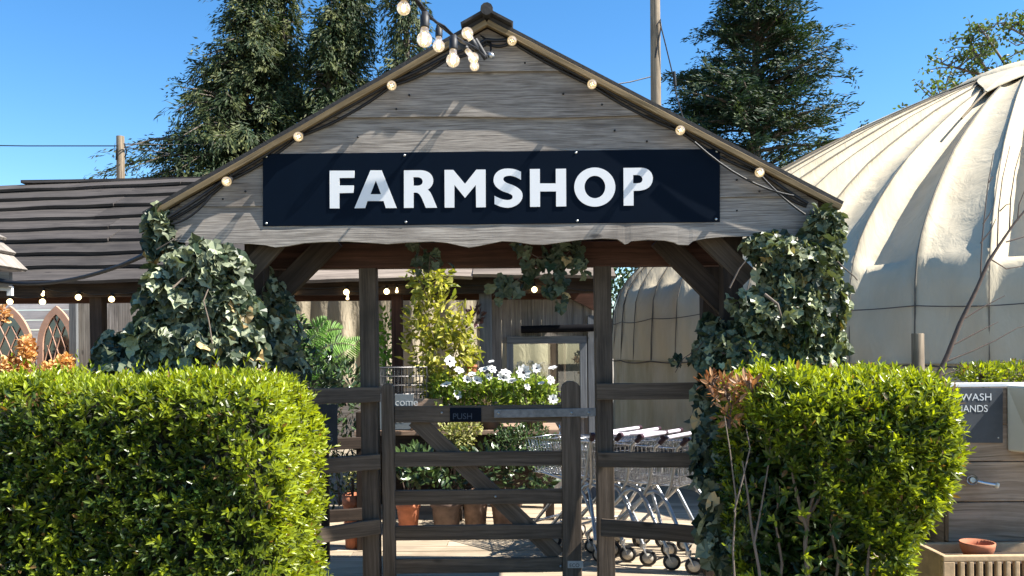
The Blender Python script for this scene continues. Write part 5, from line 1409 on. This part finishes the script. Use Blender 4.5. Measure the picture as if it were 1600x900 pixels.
pb_ = thing('terracotta_bowl', 'shallow terracotta bowl resting on the buff slotted trough', 'bowl', tuple(P(1527, 868, YTR + 0.16)))
c = Vector((P(1527, 860, YTR + 0.14).x, YTR + 0.14, zt_ - 0.05)); r_ = 26 * YTR / F
mb = MB(); mb.lathe([(0, 0.0), (r_ * 0.7, 0.0), (r_ * 0.95, 0.05), (r_, 0.068), (r_ * 1.02, 0.085), (r_ * 0.94, 0.086), (r_ * 0.86, 0.06), (r_ * 0.6, 0.02), (0, 0.018)], c, 28); part(mb, 'body', M['terracotta'], pb_)

# ------------------------------------------------------------------ display bench behind the gate
YB = 6.85
bench = thing('display_bench', 'long weathered wooden display bench behind the gate carrying plants and signs', 'bench', (P(712, 815, YB).x, YB + 0.3, 0))
xa, xb = P(553, 672, YB).x, P(874, 672, YB).x; zt_ = P(710, 673, YB).z
mb = MB()
for k in range(4): mb.bar((xa, YB + 0.08 + k * 0.165, zt_ - 0.018), (xb, YB + 0.08 + k * 0.165, zt_ - 0.018), 0.158, 0.036, seg=6, wob=0.001)
part(mb, 'top', M['crate'], bench, 0.003)
mb = MB(); mb.bar((xa + 0.06, YB + 0.05, zt_ - 0.10), (xb - 0.06, YB + 0.05, zt_ - 0.10), 0.03, 0.125); part(mb, 'apron', M['frame'], bench, 0.003)
mb = MB(); mb.box((xa + 0.05, YB + 0.64, 0.05), (xb - 0.05, YB + 0.66, zt_ - 0.04)); part(mb, 'shade_panel', M['frame'], bench)  # dark board added to stand in for shade under the bench
for xx in (xa + 0.08, (xa + xb) / 2, xb - 0.08):
    for yy in (YB + 0.08, YB + 0.58):
        mb = MB(); mb.bar((xx, yy, 0.015), (xx, yy, zt_ - 0.037), 0.07, 0.07, up=(0, 1, 0)); part(mb, 'leg', M['frame'], bench, 0.003)
# wire baskets
wb = thing('wire_basket', 'rusty dark wire basket standing on the bench beside the yellow green shrub', 'basket', tuple(P(632, 640, 7.0)))
wb.location.z = zt_
mb = MB(); a, b = P(596, 600, 7.0).x, P(668, 600, 7.0).x; z0, z1 = zt_ + 0.005, P(632, 574, 7.0).z; y0_, y1_ = 6.93, 7.25
for t in np.linspace(0, 1, 8):
    z = z0 + (z1 - z0) * t; mb.tube([(a, y0_, z), (b, y0_, z), (b, y1_, z), (a, y1_, z), (a, y0_, z)], 0.0045 if t < 1 else 0.007, 5)
for t in np.linspace(0, 1, 14):
    x = a + (b - a) * t
    for yy in (y0_, y1_): mb.tube([(x, yy, z0), (x, yy, z1)], 0.0035, 4)
for t in np.linspace(0, 1, 11)[1:-1]:
    yy = y0_ + (y1_ - y0_) * t
    for x in (a, b): mb.tube([(x, yy, z0), (x, yy, z1)], 0.0035, 4)
    mb.tube([(a, yy, z0), (b, yy, z0)], 0.0035, 4)
part(mb, 'wire_body', plain('aged_wire', (0.2, 0.19, 0.19), 0.4, metal=0.8), wb)
cr = thing('wooden_crate', 'small brown slatted crate on the bench beside the chalked slate', 'crate', tuple(P(665, 672, 6.92)), None); cr.location.z = zt_
xa2, xb2 = P(642, 640, 6.9).x, P(692, 640, 6.9).x
mb = MB()
for z in (0.045, 0.135, 0.225):
    for yy in (6.885, 7.115): pass
    mb.bar((xa2, 6.88, zt_ + z), (xb2, 6.88, zt_ + z), 0.012, 0.075)
part(mb, 'front_slats', M['crate'], cr, 0.002)
mb = MB()
for x in (xa2 + 0.015, xb2 - 0.015): mb.bar((x, 6.90, zt_ + 0.001), (x, 6.90, zt_ + 0.28), 0.03, 0.025, up=(0, 1, 0))
part(mb, 'corner_batten', M['crate'], cr, 0.002)
sl = thing('slate_sign', 'pale dusty slate sign with chalk words propped behind the rounded latch stile of the gate', 'sign', tuple(P(622, 672, 6.84)), 'slate signs')
sl.location.z = zt_
SS = 6.82
mb = MB(); mb.prism([P(592, 616, SS), P(646, 616, SS), P(645, 664, SS), P(640, 671, SS), P(592, 671, SS)], (0, 0.012, 0)); part(mb, 'slate_panel', M['slatepale'], sl, 0.001)
text_part('writing', 'come', 0.085, M['chalk'], sl, P(617, 634, SS - 0.0012)); text_part('writing', 'ce', 0.095, M['chalk'], sl, P(616, 661, SS - 0.0012))
s2 = thing('slate_sign', 'dark slate price board chalked 4.75 beside the set back dark rails', 'sign', tuple(P(507, 702, 5.6)), 'slate signs')
SP = 5.6
mb = MB(); mb.prism([P(484, 632, SP), P(527, 632, SP), P(527, 700, SP), P(484, 700, SP)], (0, 0.012, 0)); part(mb, 'slate_panel', M['slate'], s2, 0.001)
text_part('writing', '1L', 0.06, M['slatepale'], s2, P(502, 672, SP - 0.0012)); text_part('writing', '4.75', 0.07, M['slatepale'], s2, P(493, 690, SP - 0.0012))
mb = MB(); q = P(507, 700, SP + 0.03); mb.bar((q.x, SP + 0.04, 0.0), (q.x, SP + 0.04, q.z + 0.1), 0.05, 0.04, up=(0, 1, 0)); part(mb, 'stake', M['frame'], s2)

# ------------------------------------------------------------------ potted plants
def pot_prof(r_, h): return [(0, 0.0), (r_ * 0.74, 0.0), (r_ * 0.92, h * 0.78), (r_ * 0.93, h * 0.79), (r_ * 1.02, h * 0.8), (r_ * 1.04, h), (r_ * 0.93, h), (r_ * 0.9, h * 0.88), (0, h * 0.87)]
def potted(label, px, Y, wpx, pytop, potmat, leaf, blobs, per, ln, wd, T, seed, z0=0.015, tintp=1.5, name='potted_plant', cat='potted plant', up=0.4, group='potted plants'):
    c = P(px, 700, Y); root = thing(name, label, cat, (c.x, Y, z0), group); r_ = wpx / 2 * Y / F; h = P(px, pytop, Y).z - z0
    mb = MB(); mb.lathe(pot_prof(r_, h), (c.x, Y, z0), 28); part(mb, 'pot', M[potmat], root)
    rng = np.random.default_rng(seed); p, nn = blob_pts(blobs, per, rng, 0.4); n = len(p)
    s = rng.uniform(0.65, 1.2, n)
    leaf_obj('foliage', M[leaf], p, nn * 0.7 + np.array([0, 0, up]) + rng.normal(size=(n, 3)) * 0.5, nn * 0.6 + np.array([0, -0.2, 0.7]) + rng.normal(size=(n, 3)) * 0.45, s * ln, s * wd, rng.random(n) ** tintp, T, root)
    b = Vector((c.x, Y, z0 + h * 0.87)); ss = []
    for cc, rr_, wg in blobs:
        for _ in range(6):
            d = rnd_dirs(1, rng)[0]; e = Vector(np.asarray(cc) + d * np.asarray(rr_) * 0.8); ss.append(([b, b.lerp(e, 0.5) + Vector((0, 0, 0.04)), e], 0.006, 0.002))
    sticks('stem', M['twig'], ss, root, 4)
    return root
YP = 6.5
potted('orange terracotta pot holding glossy broad green leaves behind the gate, nearest the latch stile', 637, YP, 38, 783, 'terracotta', 'darkleaf', [pb(648, 728, YP, 34, 26, 0.17, 1.0)], 170, 0.095, 0.045, T_OVAL, 71, tintp=0.8)
potted('dusty grey brown pot with a dark leafy shrub under the bench, second behind the gate', 697, YP, 50, 780, 'greypot', 'darkleaf', [pb(700, 735, YP, 38, 30, 0.18, 1.0)], 200, 0.075, 0.034, T_OVAL, 72)
potted('rough streaked brown pot with dark leaves crossed by the gate brace', 742, YP, 42, 762, 'palepot', 'darkleaf', [pb(758, 728, YP, 40, 32, 0.18, 1.0)], 200, 0.075, 0.034, T_OVAL, 73)
potted('pale weathered pot with dark leaves partly behind the lower end of the gate brace', 790, YP, 50, 778, 'palepot', 'darkleaf', [pb(825, 735, YP, 50, 34, 0.2, 1.2)], 200, 0.075, 0.034, T_OVAL, 74)
potted('bright orange pot with a thin silvery plant beside the gate post', 551, 6.0, 33, 772, 'terracotta', 'variegated', [pb(550, 742, 6.0, 12, 28, 0.06, 0.5)], 130, 0.05, 0.014, T_BLADE, 75, tintp=0.5)
potted('small orange pot with feathery green growth in front of the grey barn post', 738, 7.35, 17, 570, 'terracotta', 'yellow', [pb(735, 553, 7.35, 20, 16, 0.1, 0.8)], 240, 0.04, 0.012, T_BLADE, 76, z0=P(738, 592, 7.35).z)
mb = MB(); q = P(738, 592, 7.35); mb.box((q.x - 0.16, 7.24, zt_ + 0.001), (q.x + 0.16, 7.46, q.z), axis=0); o = mb.build('wooden_box', M['crate']); o.data.transform(Matrix.Translation((-q.x, -7.35, -zt_))); o.location = (q.x, 7.35, zt_); tag(o, 'wooden box on the bench holding up the small orange pot', 'box')

def flower(root, c, r_, facing, seed):
    rng = np.random.default_rng(seed); f = Vector(facing).normalized(); a = f.orthogonal().normalized(); b = f.cross(a); pos, ax, nr = [], [], []
    for k in range(8):
        an = k * math.pi / 4 + rng.uniform(-0.1, 0.1); d = a * math.cos(an) + b * math.sin(an); pos.append(c + d * r_ * 0.08); ax.append(d + f * rng.uniform(0.25, 0.6)); nr.append(f - d * 0.3)
    o = leaf_obj('flower', M['petal'], np.array(pos), np.array(ax), np.array(nr), r_ * 1.02, r_ * 0.8, 0.5, T_OVAL, root, smooth=True)
    mb = MB(); mb.lathe([(r_ * 0.2, 0.0), (r_ * 0.18, r_ * 0.1), (r_ * 0.08, r_ * 0.16), (0.0002, r_ * 0.17)], c + f * r_ * 0.05, 10, axis=f)
    part(mb, 'flower_eye', M['stamen'], o)
    return o
def anemone(label, px, w_, fl, seed, Y=7.0):
    c = P(px, 640, Y); root = thing('flowering_plant', label, 'flowers', (c.x, Y, zt_), 'white anemones in pots'); r_ = w_ / 2 * Y / F
    mb = MB(); mb.lathe(pot_prof(r_ * 0.7, 0.15), (c.x, Y, zt_), 24); part(mb, 'pot', M['greypot'], root)
    rng = np.random.default_rng(seed)
    p, nn = blob_pts([pb(px, 628, Y, w_ * 0.62, 34, 0.18, 1.0), pb(px - w_ * 0.2, 605, Y, w_ * 0.35, 20, 0.12, 0.5), pb(px + w_ * 0.25, 608, Y, w_ * 0.35, 18, 0.12, 0.5)], 620, rng, 0.35); n = len(p); s = rng.uniform(0.6, 1.2, n)
    leaf_obj('foliage', M['lush'], p, nn * 0.7 + np.array([0, 0, 0.5]) + rng.normal(size=(n, 3)) * 0.6, nn * 0.4 + np.array([0, 0, 0.8]) + rng.normal(size=(n, 3)) * 0.5, s * 0.05, s * 0.024, rng.random(n), T_OVAL, root)
    ss = []
    for k, (a, b, rp, fc) in enumerate(fl):
        q = P(a, b, Y - 0.14); flower(root, q, rp * Y / F, fc, seed * 100 + k); ss.append(([Vector((c.x + (q.x - c.x) * 0.4, Y, zt_ + 0.1)), Vector((q.x * 0.8 + c.x * 0.2, Y - 0.1, (q.z + zt_) / 2)), q], 0.0035, 0.0025))
    sticks('stem', M['twig'], ss, root, 4)
A1, A2, A3, A4 = (0.3, -0.6, 0.7), (-0.2, -0.4, 0.9), (0.5, -0.75, 0.4), (0.1, -0.95, 0.25)
anemone('white anemones at the near end of the row, closest to the wire basket', 705, 62, [(702, 565, 10, A3), (717, 580, 8, A1), (730, 594, 8, A1), (698, 602, 9, A2), (714, 617, 8, A3), (738, 586, 7, A2)], 81)
anemone('white anemones in the middle of the row below the grey barn post', 765, 62, [(745, 595, 9, A1), (757, 579, 9, A2), (768, 578, 8, A1), (763, 589, 6, A3), (786, 591, 11, A1), (768, 566, 5, A2)], 82)
anemone('white anemones against the cabin window, closest to the metal strap', 830, 66, [(800, 597, 9, A2), (818, 582, 12, A4), (838, 576, 8, A4), (823, 605, 6, A3), (859, 594, 8, A3), (864, 576, 7, A2), (864, 624, 8, A4), (790, 584, 9, A1), (846, 600, 6, A2)], 83)

# ------------------------------------------------------------------ shopping trolleys
def make_trolley():
    root = thing('shopping_trolley', '', 'trolley', (0, 0, 0), 'nested shopping trolleys')
    W, Wf = 0.25, 0.17; ZT = 0.90
    # basket
    mb = MB()
    def cor(y, z):   # half width at depth y (0.06 .. 0.74), height z
        t = (y - 0.06) / 0.68; return (W * (1 - t) + Wf * t) * (0.9 + 0.1 * (z - 0.6) / 0.3)
    yb0, yf0 = 0.06, 0.74
    for z in (0.62, 0.69, 0.76, 0.83, 0.90):
        k = (z - 0.62) / 0.28; yf = yf0 - 0.07 * (1 - k); zz = z - 0.04 * k * 0
        r_ = 0.006 if z in (0.62, 0.90) else 0.0032
        ring = [(-cor(yb0, z), yb0, zz), (-cor(yf, z), yf, zz - 0.03), (cor(yf, z), yf, zz - 0.03), (cor(yb0, z), yb0, zz), (-cor(yb0, z), yb0, zz)]
        mb.tube(ring, r_, 5)
    for t in np.linspace(0, 1, 19):
        yt = yb0 + (yf0 - yb0) * t; yb = yb0 + (yf0 - 0.07 - yb0) * t
        for s in (-1, 1): mb.tube([(s * cor(yb, 0.62), yb, 0.62 - 0.03 * t), (s * cor(yt, 0.9), yt, 0.9 - 0.03 * t)], 0.0028, 4)
    for t in np.linspace(-1, 1, 11): mb.tube([(t * cor(0.67, 0.62), 0.67, 0.59), (t * cor(0.74, 0.9), 0.74, 0.87)], 0.0028, 4)
    for t in np.linspace(-1, 1, 11): mb.tube([(t * cor(0.06, 0.62), 0.06, 0.62), (t * cor(0.67, 0.62), 0.67, 0.59)], 0.0028, 4)
    for y in np.linspace(0.1, 0.62, 9): mb.tube([(-cor(y, 0.62), y, 0.618), (cor(y, 0.62), y, 0.618)], 0.0028, 4)
    for t in np.linspace(-1, 1, 11): mb.tube([(t * W * 0.9, 0.07, 0.64), (t * W * 0.97, 0.05, 0.93)], 0.0028, 4)
    part(mb, 'basket', M['chrome'], root)
    mb = MB()
    mb.tube([(-0.265, -0.02, 0.97), (0.265, -0.02, 0.97)], 0.015, 10); part(mb, 'handle', M['handle'], root)
    for s in (-1, 1):
        mb = MB()
        mb.tube([(s * 0.262, -0.02, 0.97), (s * 0.292, -0.02, 0.97)], 0.02, 10)
        mb.tube([(s * 0.27, -0.02, 0.97), (s * 0.268, 0.02, 0.93)], 0.02, 8)
        part(mb, 'handle_end', M['maroon'], root)
    mb = MB()
    for s in (-1, 1):
        mb.tube([(s * 0.268, 0.0, 0.95), (s * 0.262, 0.06, 0.90), (s * 0.235, 0.12, 0.62), (s * 0.235, 0.18, 0.5)], 0.011, 8)
        # bent side frame
        mb.tube([(s * 0.26, -0.02, 0.16), (s * 0.255, 0.02, 0.24), (s * 0.24, 0.14, 0.48), (s * 0.238, 0.19, 0.545), (s * 0.235, 0.25, 0.565), (s * 0.23, 0.31, 0.54), (s * 0.225, 0.36, 0.48), (s * 0.185, 0.62, 0.2), (s * 0.18, 0.66, 0.16)], 0.0135, 8)
        mb.tube([(s * 0.235, 0.2, 0.55), (s * 0.19, 0.55, 0.6)], 0.009, 7)
    mb.tube([(-0.25, 0.03, 0.19), (0.25, 0.03, 0.19)], 0.012, 8); mb.tube([(-0.18, 0.64, 0.18), (0.18, 0.64, 0.18)], 0.012, 8)
    part(mb, 'frame', M['steel'], root)
    for x, y, an in ((-0.26, -0.02, 0.5), (0.26, -0.02, 0.9), (-0.18, 0.66, 0.2), (0.18, 0.66, 1.3)):
        mb = MB(); d = Vector((math.sin(an), -math.cos(an), 0)); sdv = Vector((math.cos(an), math.sin(an), 0)); c = Vector((x, y, 0.06)) + d * 0.035
        mb.tube([Vector((x, y, 0.17)), Vector((x, y, 0.135))], 0.02, 10)
        for s in (-1, 1): mb.tube([Vector((x, y, 0.14)) + sdv * s * 0.02, c + sdv * s * 0.02], 0.007, 6)
        w_ = part(mb, 'castor', M['steel'], root)
        mb = MB(); mb.lathe([(0.0, -0.012), (0.04, -0.012), (0.04, 0.012), (0.0, 0.012)], c, 20, axis=sdv); part(mb, 'wheel_disc', M['wheel'], w_)
        mb = MB(); mb.lathe([(0.041, -0.013), (0.056, -0.013), (0.06, -0.006), (0.06, 0.006), (0.056, 0.013), (0.041, 0.013)], c, 24, axis=sdv); part(mb, 'tyre', M['black'], w_)
    mb = MB(); mb.bar((-0.2, 0.085, 0.80), (0.2, 0.085, 0.80), 0.006, 0.11); part(mb, 'seat_flap', M['black'], root)
    return root
proto = make_trolley()
labs = ['shopping trolley nearest the copper leaved shrub, its handle frontmost of the nested row', 'shopping trolley second in the nested row counting from the copper leaved shrub', 'shopping trolley in the middle of the nested row behind the dark rails',
        'shopping trolley next to last in the nested row, behind the gate post', 'shopping trolley deepest in the nested row, its basket front showing by the gate stile']
fw = Vector((-math.sin(R(50)), math.cos(R(50)), 0)); st = Vector((1.24, 5.42, 0.017))
for k in range(5):
    o = proto if k == 0 else copy_tree(proto)
    o.scale = (0.95, 0.95, 0.87); o.location = st + fw * (0.165 * k); o.rotation_euler = (0, 0, R(50 + (k % 2) * 2)); o['label'] = labs[k]
o = copy_tree(proto); o.scale = (0.95, 0.95, 0.87); o.location = (0.78, 5.62, 0.017); o.rotation_euler = (0, 0, R(14)); o['label'] = 'shopping trolley turned away from the nested row, standing behind the gate post';
